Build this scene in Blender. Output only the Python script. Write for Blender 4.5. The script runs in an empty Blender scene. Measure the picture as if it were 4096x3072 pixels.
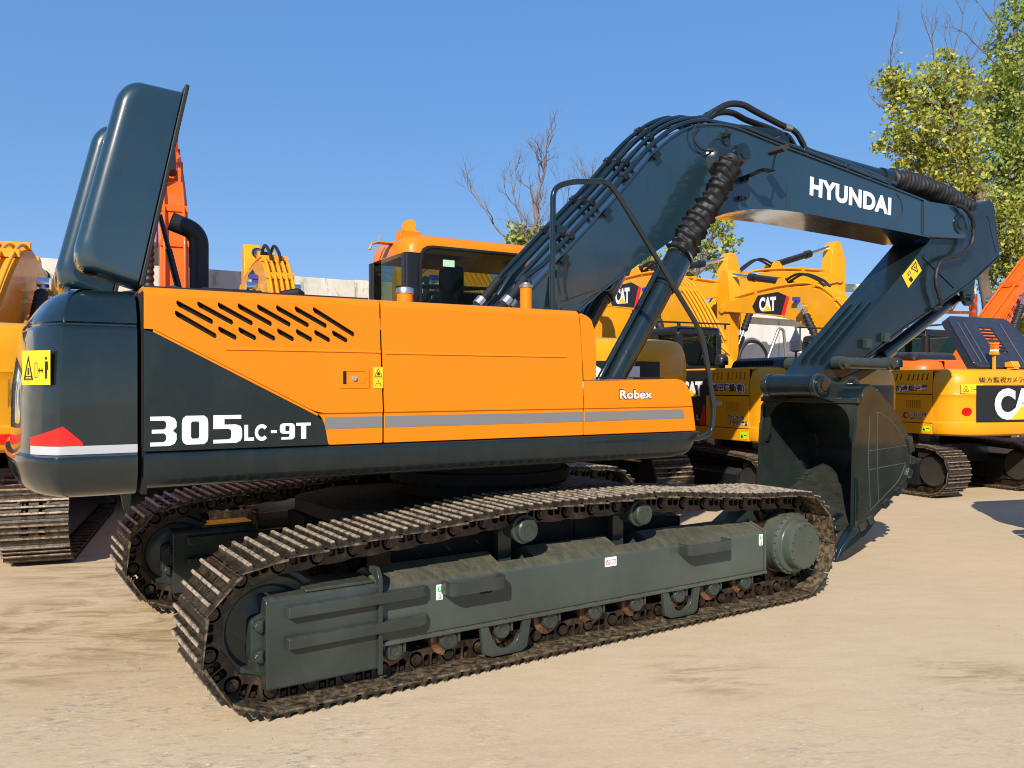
import bpy, bmesh, math, random
from mathutils import Matrix, Vector
random.seed(7)
R = math.radians
sc = bpy.context.scene
COL = sc.collection
# ---------------------------------------------------------------- camera, sky, sun, exposure
cam = bpy.data.cameras.new('camera'); cam.lens = 28.87; cam.sensor_width = 36; cam.clip_end = 2000; cam.clip_start = .05
co = bpy.data.objects.new('camera', cam); COL.objects.link(co); sc.camera = co
co.location = (-3.4344, -4.2092, 1.7396); co.rotation_euler = (R(90), 0, -.5821)
SUN = Vector((.63, .56, -.54)).normalized()          # direction the light travels
EL = math.asin(-SUN.z); AZ = math.atan2(-SUN.x, -SUN.y)   # towards the sun, clockwise from +Y
wd = bpy.data.worlds.new('World'); sc.world = wd; wd.use_nodes = True
nt = wd.node_tree; bgn = nt.nodes['Background']
sky = nt.nodes.new('ShaderNodeTexSky'); sky.sky_type = 'NISHITA'; sky.sun_disc = False
sky.sun_elevation = EL; sky.sun_rotation = AZ; sky.air_density = .8; sky.dust_density = .0; sky.ozone_density = 4; sky.altitude = 800
gm = nt.nodes.new('ShaderNodeGamma'); gm.inputs[1].default_value = .31; nt.links.new(sky.outputs[0], gm.inputs[0])      # one even grade for the whole sky
hs = nt.nodes.new('ShaderNodeHueSaturation'); hs.inputs['Saturation'].default_value = 2.2; hs.inputs['Value'].default_value = 2.72; nt.links.new(gm.outputs[0], hs.inputs['Color'])
tn = nt.nodes.new('ShaderNodeMix'); tn.data_type = 'RGBA'; tn.blend_type = 'MULTIPLY'; tn.inputs[0].default_value = 1; tn.inputs[7].default_value = (.93, .95, 1.13, 1); nt.links.new(hs.outputs[0], tn.inputs[6])
nt.links.new(tn.outputs[2], bgn.inputs[0]); bgn.inputs[1].default_value = .12
sl = bpy.data.lights.new('sun', 'SUN'); sl.energy = 4.8; sl.angle = R(.55); sl.color = (1, .93, .82)
so = bpy.data.objects.new('sun', sl); COL.objects.link(so); so.rotation_euler = SUN.to_track_quat('-Z', 'Y').to_euler()
so.location = (-20, -20, 30)
vs = sc.view_settings; vs.view_transform = 'Standard'; vs.look = 'None'; vs.exposure = .36; vs.gamma = 1
sc.cycles.max_bounces = 6; sc.cycles.use_denoising = True; sc.cycles.filter_width = 1.05

# ---------------------------------------------------------------- materials
MATS = {}
def newmat(name):
    m = bpy.data.materials.new(name); m.use_nodes = True; MATS[name] = m
    nt = m.node_tree; b = nt.nodes['Principled BSDF']
    return m, nt, b
def N(nt, t, **k):
    n = nt.nodes.new(t)
    for a, v in k.items():
        if a in n.inputs.keys(): n.inputs[a].default_value = v
        else: setattr(n, a, v)
    return n
def ramp(nt, fac, stops):
    r = nt.nodes.new('ShaderNodeValToRGB'); e = r.color_ramp.elements
    while len(e) < len(stops): e.new(.5)
    for i, (p, c) in enumerate(stops):
        e[i].position = p; e[i].color = (c if len(c) == 4 else (*c, 1)) if hasattr(c, '__len__') else (c, c, c, 1)
    nt.links.new(fac, r.inputs[0]); return r.outputs[0]
def mixc(nt, fac, a, b, mode='MIX'):
    m = nt.nodes.new('ShaderNodeMix'); m.data_type = 'RGBA'; m.blend_type = mode
    for s, v in ((m.inputs[0], fac), (m.inputs[6], a), (m.inputs[7], b)):
        if isinstance(v, bpy.types.NodeSocket): nt.links.new(v, s)
        else: s.default_value = v if not hasattr(v, '__len__') else (*v[:3], 1)
    return m.outputs[2]
def noise(nt, scale, detail=4, rough=.55, vec=None, stretch=None, coord='Object', dist=0):
    tc = nt.nodes.new('ShaderNodeTexCoord'); v = tc.outputs[coord]
    if vec is not None: v = vec
    if stretch:
        mp = N(nt, 'ShaderNodeMapping'); mp.inputs['Scale'].default_value = stretch
        if len(stretch) == 3: pass
        nt.links.new(v, mp.inputs[0]); v = mp.outputs[0]
    n = N(nt, 'ShaderNodeTexNoise', Scale=scale, Detail=detail, Roughness=rough, Distortion=dist)
    nt.links.new(v, n.inputs['Vector']); return n.outputs['Fac']
def bump(nt, b, h, strength, dist=.01):
    n = N(nt, 'ShaderNodeBump', Strength=strength, Distance=dist); nt.links.new(h, n.inputs['Height']); nt.links.new(n.outputs[0], b.inputs['Normal'])
def paint(name, col, rough=.3, coat=.6, var=.10, dirt=.0, dirtcol=(.30, .24, .16), metal=0, coarse=1.3, peel=.02, crough=.08, cior=1.42, film=0, filmcol=None):
    m, nt, b = newmat(name)
    n1 = noise(nt, coarse, 5)
    lo = [c*(1-var) for c in col]; hi = [min(1, c*(1+var)) for c in col]
    c = ramp(nt, n1, [(.3, lo), (.7, hi)])
    if film:
        fl = ramp(nt, noise(nt, 3.2, 9, .8, stretch=(1, 1, .45)), [(.46, 0), (.72, film)]); c = mixc(nt, fl, c, filmcol or dirtcol)
        sx2 = ramp(nt, noise(nt, 48, 5, .8, stretch=(.35, 1, 1.6), dist=.4), [(.66, 0), (.71, film*1.4)]); c = mixc(nt, sx2, c, filmcol or dirtcol)
    if dirt > 0:
        g = nt.nodes.new('ShaderNodeNewGeometry'); sx = nt.nodes.new('ShaderNodeSeparateXYZ'); nt.links.new(g.outputs['Normal'], sx.inputs[0])
        up = ramp(nt, sx.outputs['Z'], [(.35, 0), (.95, 1)])
        n2 = noise(nt, 13, 9, .8, stretch=(1.6, .55, 1)); d = ramp(nt, n2, [(.40, .04), (.64, 1)])
        mm = N(nt, 'ShaderNodeMath', operation='MULTIPLY'); nt.links.new(up, mm.inputs[0]); nt.links.new(d, mm.inputs[1])
        sp = ramp(nt, noise(nt, 70, 6, .75), [(.64, 0), (.74, 1)])
        ad = N(nt, 'ShaderNodeMath', operation='MULTIPLY_ADD', use_clamp=True); nt.links.new(sp, ad.inputs[0]); ad.inputs[1].default_value = .12; nt.links.new(mm.outputs[0], ad.inputs[2])
        ml = N(nt, 'ShaderNodeMath', operation='MULTIPLY'); nt.links.new(ad.outputs[0], ml.inputs[0]); ml.inputs[1].default_value = dirt
        c = mixc(nt, ml.outputs[0], c, dirtcol)
        rr = ramp(nt, ml.outputs[0], [(0, rough), (.6, .8)]); nt.links.new(rr, b.inputs['Roughness'])
    else:
        rr = ramp(nt, noise(nt, 6, 6, .65), [(.3, rough*.85), (.75, rough*1.25)]); nt.links.new(rr, b.inputs['Roughness'])
    nt.links.new(c, b.inputs['Base Color']); b.inputs['Metallic'].default_value = metal
    b.inputs['Specular IOR Level'].default_value = .25; b.inputs['Coat IOR'].default_value = cior; b.inputs['Coat Weight'].default_value = coat; b.inputs['Coat Roughness'].default_value = crough
    if peel: bump(nt, b, noise(nt, 2.2, 3), peel, .05)
    return m
def flat(name, col, rough=.5, metal=0, **k):
    m, nt, b = newmat(name); b.inputs['Base Color'].default_value = (*col, 1); b.inputs['Roughness'].default_value = rough; b.inputs['Metallic'].default_value = metal
    for a, v in k.items(): b.inputs[a.replace('_', ' ')].default_value = v
    return m
TEAL = (.0055, .0135, .0155)
paint('teal', TEAL, .30, .6, .14, crough=.10, film=.10, dirtcol=(.10, .10, .09))
paint('teal_boom', (.0125, .034, .049), .30, 1.0, .14, crough=.10, cior=1.64, film=.12, dirtcol=(.06, .065, .06), peel=.05)
paint('teal_gloss', TEAL, .22, .95, .08, crough=.035, peel=.03, cior=1.52, film=.10, dirtcol=(.09, .085, .075))
paint('teal_bucket', (.017, .024, .021), .34, .7, .3, dirt=.18, dirtcol=(.20, .15, .09), crough=.12, coarse=4, cior=1.5)
paint('teal_dusty', (.052, .066, .053), .34, .5, .28, film=.12, filmcol=(.13, .125, .10), dirt=.62, dirtcol=(.19, .14, .075), crough=.2)
paint('teal_worn', (.030, .040, .034), .34, .5, .3, film=.12, filmcol=(.11, .105, .09), dirt=.28, dirtcol=(.20, .15, .09), crough=.15, coarse=3)
paint('under_paint', (.010, .012, .011), .7, 0, .3, dirt=.3, peel=0)
paint('orange', (.74, .205, .0005), .40, .22, .05, film=.10, dirtcol=(.52, .22, .05), crough=.12)
paint('yellow', (.78, .325, .004), .40, .25, .08, film=.22, dirtcol=(.42, .26, .10), crough=.12)
paint('yellow_dusty', (.68, .33, .02), .5, .15, .12, dirt=.4)
paint('red_orange', (.80, .125, .006), .36, .4, .08)
paint('black_paint', (.012, .013, .015), .38, .4, .2, dirt=.25)
paint('navy_hood', (.022, .026, .045), .42, .3, .2, dirt=.2)
flat('black_rubber', (.012, .012, .013), .55)
flat('hole', (.006, .005, .004), .9)
flat('white_decal', (.82, .82, .80), .45)
flat('black_decal', (.010, .010, .011), .5)
flat('yellow_decal', (.85, .55, .01), .4)
flat('red_decal', (.8, .012, .008), .35)
flat('green_decal', (.02, .42, .08), .4)
flat('silver_decal', (.45, .46, .48), .38)
flat('grey_decal', (.18, .18, .18), .45)
flat('blue_decal', (.03, .05, .35), .4)
flat('chrome', (.75, .76, .78), .12, 1)
flat('zinc', (.55, .55, .53), .35, .9)
paint('rough_steel', (.05, .043, .035), .6, 0, .4, metal=.3)
flat('amber', (.9, .22, .01), .15, 0, Transmission_Weight=.3)
flat('clear_plastic', (.75, .72, .68), .3, 0, Transmission_Weight=.5)
flat('grit_brown', (.30, .22, .14), .9)
flat('pale_green', (.45, .68, .45), .5)
flat('lime_decal', (.55, .75, .02), .4)
def glass(name, col, tr):
    m, nt, b = newmat(name); b.inputs['Base Color'].default_value = (*col, 1); b.inputs['Roughness'].default_value = .03
    t = nt.nodes.new('ShaderNodeBsdfTransparent'); t.inputs[0].default_value = (col[0], col[1], col[2], 1)
    b.inputs['Base Color'].default_value = (.01, .014, .015, 1)
    mx = nt.nodes.new('ShaderNodeMixShader'); mx.inputs[0].default_value = tr
    nt.links.new(b.outputs[0], mx.inputs[1]); nt.links.new(t.outputs[0], mx.inputs[2]); nt.links.new(mx.outputs[0], nt.nodes['Material Output'].inputs[0])
glass('cab_glass', (.50, .60, .56), .80)
# worn track shoe: bare ridge tops, dusty valleys
def shoe_mat(name, base, tip, dust):
    m, nt, b = newmat(name)
    tc = nt.nodes.new('ShaderNodeTexCoord'); sx = nt.nodes.new('ShaderNodeSeparateXYZ'); nt.links.new(tc.outputs['Object'], sx.inputs[0])
    oi = nt.nodes.new('ShaderNodeObjectInfo'); ad = N(nt, 'ShaderNodeVectorMath', operation='ADD'); nt.links.new(tc.outputs['Object'], ad.inputs[0])
    ml = N(nt, 'ShaderNodeVectorMath', operation='SCALE'); nt.links.new(oi.outputs['Random'], ml.inputs['Scale']); ml.inputs[0].default_value = (31, 17, 9); nt.links.new(ml.outputs[0], ad.inputs[1])
    n1 = noise(nt, 22, 6, .7, vec=ad.outputs[0]); n2 = noise(nt, 60, 6, .7, vec=ad.outputs[0])
    c = mixc(nt, ramp(nt, n1, [(.46, 0), (.74, .7)]), base, dust)
    inn = ramp(nt, sx.outputs['Z'], [(.0, 1), (.004, 0)]); pt = ramp(nt, n1, [(.42, .08), (.62, .9)]); mi = N(nt, 'ShaderNodeMath', operation='MULTIPLY'); nt.links.new(inn, mi.inputs[0]); nt.links.new(pt, mi.inputs[1])
    c = mixc(nt, mi.outputs[0], c, [min(1, q*1.9) for q in dust])
    h = ramp(nt, sx.outputs['Z'], [(.030, 0), (.0335, 1)])
    e = ramp(nt, n1, [(.36, .12), (.56, 1)])
    mm = N(nt, 'ShaderNodeMath', operation='MULTIPLY'); nt.links.new(h, mm.inputs[0]); nt.links.new(e, mm.inputs[1])
    c = mixc(nt, mm.outputs[0], c, tip); nt.links.new(c, b.inputs['Base Color'])
    b.inputs['Metallic'].default_value = .25; b.inputs['Roughness'].default_value = .5
    bump(nt, b, n2, .5, .004)
shoe_mat('shoe', (.016, .013, .010), (.52, .42, .31), (.13, .095, .055))
shoe_mat('shoe_brown', (.035, .026, .02), (.42, .31, .2), (.14, .10, .065))
m, nt, b = newmat('chain')
c = ramp(nt, noise(nt, 14, 6, .7), [(.35, (.010, .008, .007)), (.55, (.045, .030, .018)), (.75, (.16, .10, .055))]); nt.links.new(c, b.inputs['Base Color']); b.inputs['Roughness'].default_value = .38; b.inputs['Metallic'].default_value = .3
m, nt, b = newmat('bronze')
c = ramp(nt, noise(nt, 18, 5, .7), [(.35, (.10, .045, .022)), (.7, (.33, .17, .09))]); nt.links.new(c, b.inputs['Base Color']); b.inputs['Roughness'].default_value = .42; b.inputs['Metallic'].default_value = .5
# ground concrete
m, nt, b = newmat('concrete_ground')
tc = nt.nodes.new('ShaderNodeTexCoord'); ob = tc.outputs['Object']
rot = N(nt, 'ShaderNodeMapping'); rot.inputs['Rotation'].default_value = (0, 0, R(27)); nt.links.new(ob, rot.inputs[0]); rv = rot.outputs[0]
def mul(a, c):
    n = N(nt, 'ShaderNodeMath', operation='MULTIPLY')
    for s_, v in ((n.inputs[0], a), (n.inputs[1], c)):
        if isinstance(v, bpy.types.NodeSocket): nt.links.new(v, s_)
        else: s_.default_value = v
    return n.outputs[0]
def spot(x, y, r0, r1, amp=1):
    d = N(nt, 'ShaderNodeVectorMath', operation='DISTANCE'); nt.links.new(ob, d.inputs[0]); d.inputs[1].default_value = (x, y, 0)
    n = N(nt, 'ShaderNodeMapRange'); nt.links.new(d.outputs['Value'], n.inputs[0]); n.inputs[1].default_value = r0; n.inputs[2].default_value = r1; n.inputs[3].default_value = amp; n.inputs[4].default_value = 0; n.interpolation_type = 'SMOOTHSTEP'
    return n.outputs[0]
def mx(a, c):
    n = N(nt, 'ShaderNodeMath', operation='MAXIMUM'); nt.links.new(a, n.inputs[0]); nt.links.new(c, n.inputs[1]); return n.outputs[0]
base = ramp(nt, noise(nt, .42, 9, .62, vec=rv, stretch=(1, 1.9, 1)), [(.28, (.52, .385, .225)), (.5, (.60, .455, .28)), (.74, (.66, .515, .335))])
base = mixc(nt, .5, base, ramp(nt, noise(nt, 2.6, 9, .7, vec=rv, stretch=(1, 3.2, 1)), [(.28, (.48, .35, .20)), (.55, (.61, .465, .29)), (.8, (.69, .55, .37))]))
fine = noise(nt, 38, 9, .75, vec=rv)
base = mixc(nt, .25, base, ramp(nt, fine, [(.25, (.38, .28, .165)), (.75, (.72, .60, .45))]))
# damp brown smears behind the tail
st = noise(nt, 1.5, 9, .72, vec=rv, stretch=(1, 3.4, 1), dist=.9)
zone = mx(mx(spot(-2.6, 2.4, .5, 1.7), spot(-3.2, 2.0, .3, 1.3)), mx(spot(-2.4, 4.2, .3, 1.3, .8), mx(spot(.3, -.74, .1, .55, .9), spot(1.6, -1.65, .1, .5, 1))))
base = mixc(nt, mul(ramp(nt, st, [(.44, 0), (.62, .85)]), zone), base, (.27, .18, .075))
far = ramp(nt, noise(nt, .25, 4, .5, vec=rv), [(.5, 0), (.75, .35)])
base = mixc(nt, mul(ramp(nt, st, [(.52, 0), (.7, .7)]), far), base, (.30, .21, .11))
# grey scuffs and pale scratches where machines have turned
sc1 = noise(nt, 9, 9, .78, vec=rv, stretch=(1, 2.4, 1), dist=.7)
zone2 = mx(mx(spot(-2.9, .3, .6, 1.9), spot(-2.2, -.6, .4, 1.6, .9)), mx(spot(-.3, -1.5, .2, .9, .7), mx(spot(-1.0, -1.7, .3, 1.2, .6), spot(1.0, -2.2, .3, 1.2, .5))))
patch = ramp(nt, noise(nt, 1.6, 5, .6, vec=rv), [(.42, .1), (.6, 1)])
base = mixc(nt, mul(mul(ramp(nt, sc1, [(.51, 0), (.60, .7)]), zone2), patch), base, (.22, .21, .185))
sp = ramp(nt, noise(nt, 16, 8, .8, vec=rv, stretch=(.7, 2.2, 1), dist=.5), [(.565, 0), (.64, .9)])
base = mixc(nt, mul(mul(sp, zone2), patch), base, (.80, .73, .63))
# hairline scratches over the whole slab
scr = ramp(nt, noise(nt, 7, 6, .8, vec=rv, stretch=(.5, 6, 1), dist=.3), [(.62, 0), (.68, .4)])
base = mixc(nt, scr, base, (.33, .27, .20))
vo = N(nt, 'ShaderNodeTexVoronoi', Scale=7); nt.links.new(rv, vo.inputs['Vector'])
base = mixc(nt, mul(ramp(nt, vo.outputs['Distance'], [(.012, 1), (.04, 0)]), ramp(nt, noise(nt, 3.3, 2, vec=rv), [(.5, 0), (.6, .8)])), base, (.17, .11, .06))
nt.links.new(base, b.inputs['Base Color']); b.inputs['Roughness'].default_value = .85; b.inputs['Specular IOR Level'].default_value = .2
hsum = N(nt, 'ShaderNodeMath', operation='MULTIPLY_ADD'); nt.links.new(fine, hsum.inputs[0]); hsum.inputs[1].default_value = .5; nt.links.new(sc1, hsum.inputs[2])
bump(nt, b, hsum.outputs[0], .3, .010)
# weathered wall
m, nt, b = newmat('wall_concrete')
c = ramp(nt, noise(nt, 1.1, 8, .7), [(.30, (.30, .285, .235)), (.42, (.62, .585, .475)), (.6, (.76, .72, .60))])
ck = ramp(nt, noise(nt, 2.4, 8, .75, stretch=(1, 1, .45), dist=1.2), [(.53, 0), (.58, .6)])
c = mixc(nt, ck, c, (.20, .19, .155)); nt.links.new(c, b.inputs['Base Color']); b.inputs['Roughness'].default_value = .9
m, nt, b = newmat('white_render')
c = ramp(nt, noise(nt, 1.5, 8, .7, stretch=(1, 1, .3)), [(.3, (.62, .60, .56)), (.6, (.8, .79, .76))]); nt.links.new(c, b.inputs['Base Color']); b.inputs['Roughness'].default_value = .85
m, nt, b = newmat('bark')
c = ramp(nt, noise(nt, 5, 8, .7, stretch=(1, 1, .25)), [(.3, (.06, .042, .03)), (.7, (.20, .15, .11))]); nt.links.new(c, b.inputs['Base Color']); b.inputs['Roughness'].default_value = .9
m, nt, b = newmat('bark_grey')
c = ramp(nt, noise(nt, 5, 8, .7, stretch=(1, 1, .25)), [(.3, (.10, .08, .068)), (.7, (.26, .215, .185))]); nt.links.new(c, b.inputs['Base Color']); b.inputs['Roughness'].default_value = .9
def leafmat(name, a, bb, cc):
    m, nt, b = newmat(name)
    g = nt.nodes.new('ShaderNodeNewGeometry')
    c = ramp(nt, g.outputs['Random Per Island'], [(0, a), (.5, bb), (1, cc)]); nt.links.new(c, b.inputs['Base Color']); b.inputs['Roughness'].default_value = .55
    tl = nt.nodes.new('ShaderNodeBsdfTranslucent'); nt.links.new(c, tl.inputs[0]); mx = nt.nodes.new('ShaderNodeMixShader'); mx.inputs[0].default_value = .35
    nt.links.new(b.outputs[0], mx.inputs[1]); nt.links.new(tl.outputs[0], mx.inputs[2]); nt.links.new(mx.outputs[0], nt.nodes['Material Output'].inputs[0])
leafmat('leaf_yellow', (.17, .23, .03), (.38, .39, .05), (.60, .54, .11))
leafmat('leaf_green', (.13, .20, .03), (.27, .34, .05), (.50, .50, .10))
leafmat('leaf_mix', (.13, .18, .025), (.32, .36, .05), (.56, .50, .09))

# ---------------------------------------------------------------- geometry helpers
WM = {}
def link(o, parent=None, M=None):
    COL.objects.link(o); M = M or Matrix.Identity(4)
    if parent is not None:
        o.parent = parent; o.matrix_basis = WM[parent.as_pointer()].inverted() @ M
    else: o.matrix_basis = M
    WM[o.as_pointer()] = M.copy(); return o
def tag(o, label=None, cat=None, group=None, kind=None):
    for k, v in (('label', label), ('category', cat), ('group', group), ('kind', kind)):
        if v: o[k] = v
    return o
def empty(name, M): o = bpy.data.objects.new(name, None); o.empty_display_size = .3; return link(o, None, M)
def arc(cx, cz, r, a0, a1, n=8): return [(cx+r*math.cos(R(a0+(a1-a0)*i/n)), cz+r*math.sin(R(a0+(a1-a0)*i/n))) for i in range(n+1)]
def smoothpath(P, n=6, closed=False):
    P = [Vector(p) for p in P]; out = []; L = len(P)
    for i in range(L if closed else L-1):
        a, b_, c, d = (P[(i-1) % L] if closed or i > 0 else P[0]*2-P[1]), P[i], P[(i+1) % L], (P[(i+2) % L] if closed or i+2 < L else P[-1]*2-P[-2])
        for k in range(n):
            t = k/n
            out.append(.5*((2*b_)+(c-a)*t+(2*a-5*b_+4*c-d)*t*t+(3*b_-a-3*c+d)*t**3))
    if not closed: out.append(P[-1])
    return out
def roundpoly(P, r, n=4, closed=True):
    """round every corner of a 2D/3D polyline with radius r (or per-point radii)"""
    P = [Vector(p) for p in P]; out = []; L = len(P)
    for i, p in enumerate(P):
        if not closed and i in (0, L-1): out.append(p); continue
        a, c = P[i-1], P[(i+1) % L]; rr = r[i] if hasattr(r, '__len__') else r
        da, dc = (a-p), (c-p); la, lc = da.length, dc.length
        k = min(rr, la*.48, lc*.48)
        if k < 1e-5: out.append(p); continue
        s, e = p+da/la*k, p+dc/lc*k
        for j in range(n+1):
            t = j/n; out.append(s*(1-t)**2+p*2*t*(1-t)+e*t*t)
    return out
class MB:
    def __init__(s): s.v = []; s.f = []; s.mi = []; s.m = 0
    def add(s, vs, fs):
        o = len(s.v); s.v += [tuple(x) for x in vs]; s.f += [tuple(i+o for i in f) for f in fs]; s.mi += [s.m]*len(fs); return s
    def box(s, a, b):
        (x0, y0, z0), (x1, y1, z1) = a, b
        return s.add([(x, y, z) for x in (x0, x1) for y in (y0, y1) for z in (z0, z1)], [(0, 1, 3, 2), (4, 6, 7, 5), (0, 4, 5, 1), (2, 3, 7, 6), (0, 2, 6, 4), (1, 5, 7, 3)])
    def prism(s, poly, a0, a1, ax='y'):
        n = len(poly)
        def P(p, a): return (p[0], a, p[1]) if ax == 'y' else ((a, p[0], p[1]) if ax == 'x' else (p[0], p[1], a))
        area = sum(poly[i-1][0]*poly[i][1]-poly[i][0]*poly[i-1][1] for i in range(n))
        if (area > 0) != (ax != 'y'): poly = poly[::-1]
        # outward faces
        vs = [P(p, a0) for p in poly]+[P(p, a1) for p in poly]
        fs = [tuple(range(n-1, -1, -1)), tuple(range(n, 2*n))]+[(i, (i+1) % n, n+(i+1) % n, n+i) for i in range(n)]
        return s.add(vs, fs)
    def loft(s, rings, closed=True, cap=True):
        n = len(rings[0]); o = [p for r in rings for p in r]; fs = []
        for k in range(len(rings)-1):
            for i in range(n if closed else n-1):
                j = (i+1) % n; fs.append((k*n+i, k*n+j, (k+1)*n+j, (k+1)*n+i))
        if cap: fs += [tuple(range(n-1, -1, -1)), tuple((len(rings)-1)*n+i for i in range(n))]
        return s.add(o, fs)
    def tube(s, pts, r, n=8, cap=True, closed=False):
        P = [Vector(p) for p in pts]; L = len(P); rings = []; up = None
        for i, p in enumerate(P):
            t = (P[(i+1) % L]-P[i-1]) if closed else (P[min(i+1, L-1)]-P[max(i-1, 0)])
            t.normalize()
            if up is None: up = t.orthogonal().normalized()
            up = (up-t*up.dot(t)); up.normalize(); sd = t.cross(up)
            rr = r[i] if hasattr(r, '__len__') else r
            rings.append([p+(up*math.cos(2*math.pi*k/n)+sd*math.sin(2*math.pi*k/n))*rr for k in range(n)])
        if closed: rings.append(rings[0])
        return s.loft(rings, True, cap and not closed)
    def cyl(s, a, b, r, r2=None, n=20): return s.tube([a, b], [r, r if r2 is None else r2], n)
    def lathe(s, o, d, prof, n=32):
        """prof: list of (distance along d, radius)"""
        o, d = Vector(o), Vector(d).normalized(); u = d.orthogonal().normalized(); w = d.cross(u)
        return s.loft([[o+d*h+(u*math.cos(2*math.pi*k/n)+w*math.sin(2*math.pi*k/n))*max(r, 1e-4) for k in range(n)] for h, r in prof])
    def mesh(s, name):
        me = bpy.data.meshes.new(name); me.from_pydata(s.v, [], s.f); me.update()
        for p, i in zip(me.polygons, s.mi): p.material_index = i
        bm = bmesh.new(); bm.from_mesh(me); bmesh.ops.recalc_face_normals(bm, faces=bm.faces); bm.to_mesh(me); bm.free()
        return me
    def build(s, name, mats, parent=None, M=None, bevel=0, seg=2, smooth=35):
        me = s.mesh(name)
        for k in ([mats] if isinstance(mats, str) else mats): me.materials.append(MATS[k])
        me.shade_smooth(); me.set_sharp_from_angle(angle=R(smooth))
        o = bpy.data.objects.new(name, me); link(o, parent, M if M is not None else (WM[parent.as_pointer()] if parent else None))
        if bevel:
            b = o.modifiers.new('bevel', 'BEVEL'); b.width = bevel; b.segments = seg; b.limit_method = 'ANGLE'; b.angle_limit = R(38); b.harden_normals = True
        return o
def curve_geo(cu):
    o = bpy.data.objects.new('tmp', cu); COL.objects.link(o)
    bpy.context.view_layer.update()
    dg = bpy.context.evaluated_depsgraph_get(); me = bpy.data.meshes.new_from_object(o.evaluated_get(dg))
    vs = [v.co.copy() for v in me.vertices]; fs = [tuple(p.vertices) for p in me.polygons]
    bpy.data.objects.remove(o); bpy.data.curves.remove(cu); bpy.data.meshes.remove(me)
    return vs, fs
def plate_geo(outlines, t, bev=0, res=2):
    """flat plate with holes: outlines of 2D points, thickness t centred on 0"""
    cu = bpy.data.curves.new('p', 'CURVE'); cu.dimensions = '2D'; cu.fill_mode = 'BOTH'; cu.extrude = t/2-bev; cu.bevel_depth = bev; cu.bevel_resolution = res
    cu.offset = -bev
    for ol in outlines:
        sp = cu.splines.new('POLY'); sp.points.add(len(ol)-1); sp.use_cyclic_u = True
        for p, q in zip(sp.points, ol): p.co = (q[0], q[1], 0, 1)
    return curve_geo(cu)
def text_geo(body, h, off=0, xs=1, ext=0, sp=1):
    cu = bpy.data.curves.new('t', 'FONT'); cu.body = body; cu.size = 1; cu.offset = off; cu.extrude = ext; cu.resolution_u = 4; cu.space_character = sp
    vs, fs = curve_geo(cu)
    x0 = min(v.x for v in vs); x1 = max(v.x for v in vs); y0 = min(v.y for v in vs); y1 = max(v.y for v in vs)
    k = h/(y1-y0)
    return [Vector(((v.x-x0)*k*xs, (v.y-y0)*k, v.z)) for v in vs], fs
def fit_text(body, w, h, off=0, sp=1):
    vs, fs = text_geo(body, h, off, 1, 0, sp); x1 = max(v.x for v in vs)
    return [Vector((v.x*w/x1, v.y, v.z)) for v in vs], fs
def put(mb, geo, x, y, z, rot=0, flip=False):
    """lay 2D geometry in the x-z plane, facing -y"""
    vs, fs = geo; c, s_ = math.cos(rot), math.sin(rot)
    mb.add([(x+v.x*c-v.y*s_, y-v.z, z+v.x*s_+v.y*c) for v in vs], fs)
def rect(x0, z0, x1, z1): return [(x0, z0), (x1, z0), (x1, z1), (x0, z1)]
def xz_plate(mb, outlines, y0, y1, bev=0): put(mb, plate_geo(outlines, y1-y0, bev), 0, (y0+y1)/2, 0)
def copy_tree(o, parent, D):
    """copy o and its children, moved by world matrix D"""
    c = o.copy(); M = D @ WM[o.as_pointer()]; link(c, parent, M)
    for ch in [x for x in o.children]: copy_tree(ch, c, D)
    return c

# ---------------------------------------------------------------- ground
g = MB(); g.add([(-260, -260, 0), (260, -260, 0), (260, 260, 0), (-260, 260, 0)], [(0, 1, 2, 3)])
tag(g.build('ground', 'concrete_ground'), kind='structure')
# ================================================================ main excavator
HB, YC = 1.366, 1.485
EX = empty('excavator', Matrix.Translation((0, YC, 0)))
tag(EX, 'large orange and dark teal excavator in the foreground with its engine hood raised', 'excavator')
BM = Matrix.Translation((0, YC, 0)) @ Matrix.Rotation(-.0442, 4, 'Z') @ Matrix.Translation((0, -HB, 0))
def bp(name, mb, mats, parent=None, **k): return mb.build(name, mats, parent or EX, BM, **k)
# ---------------- crawler (near one; the far one is a copy)
CH = .105                                # pin line to grouser tip
def chain_path():
    pts = []
    idl, spr = (-2.10, .43), (2.13, .442)
    pts += arc(idl[0], idl[1], .33, 270, 96, 22)
    top = [(-1.75, .800), (-1.2, .836), (-.75, .878), (-.5, .893), (-.2, .893), (.2, .890), (.49, .893), (.8, .876), (1.2, .838), (1.6, .806), (1.95, .792)]
    pts += top
    pts += arc(spr[0], spr[1], .345, 92, -90, 22)
    # bottom run, slightly lifted towards both ends
    pts += [(1.75, .105), (1.0, .105), (0, .105), (-1.0, .105), (-1.8, .105)]
    return pts
def resample(P, n):
    P = [Vector((p[0], 0, p[1])) for p in P]; P.append(P[0]); L = [0]
    for a, b_ in zip(P, P[1:]): L.append(L[-1]+(b_-a).length)
    out = []; j = 0
    for i in range(n):
        d = L[-1]*i/n
        while L[j+1] < d: j += 1
        out.append(P[j].lerp(P[j+1], (d-L[j])/(L[j+1]-L[j])))
    return out, L[-1]/n
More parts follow.
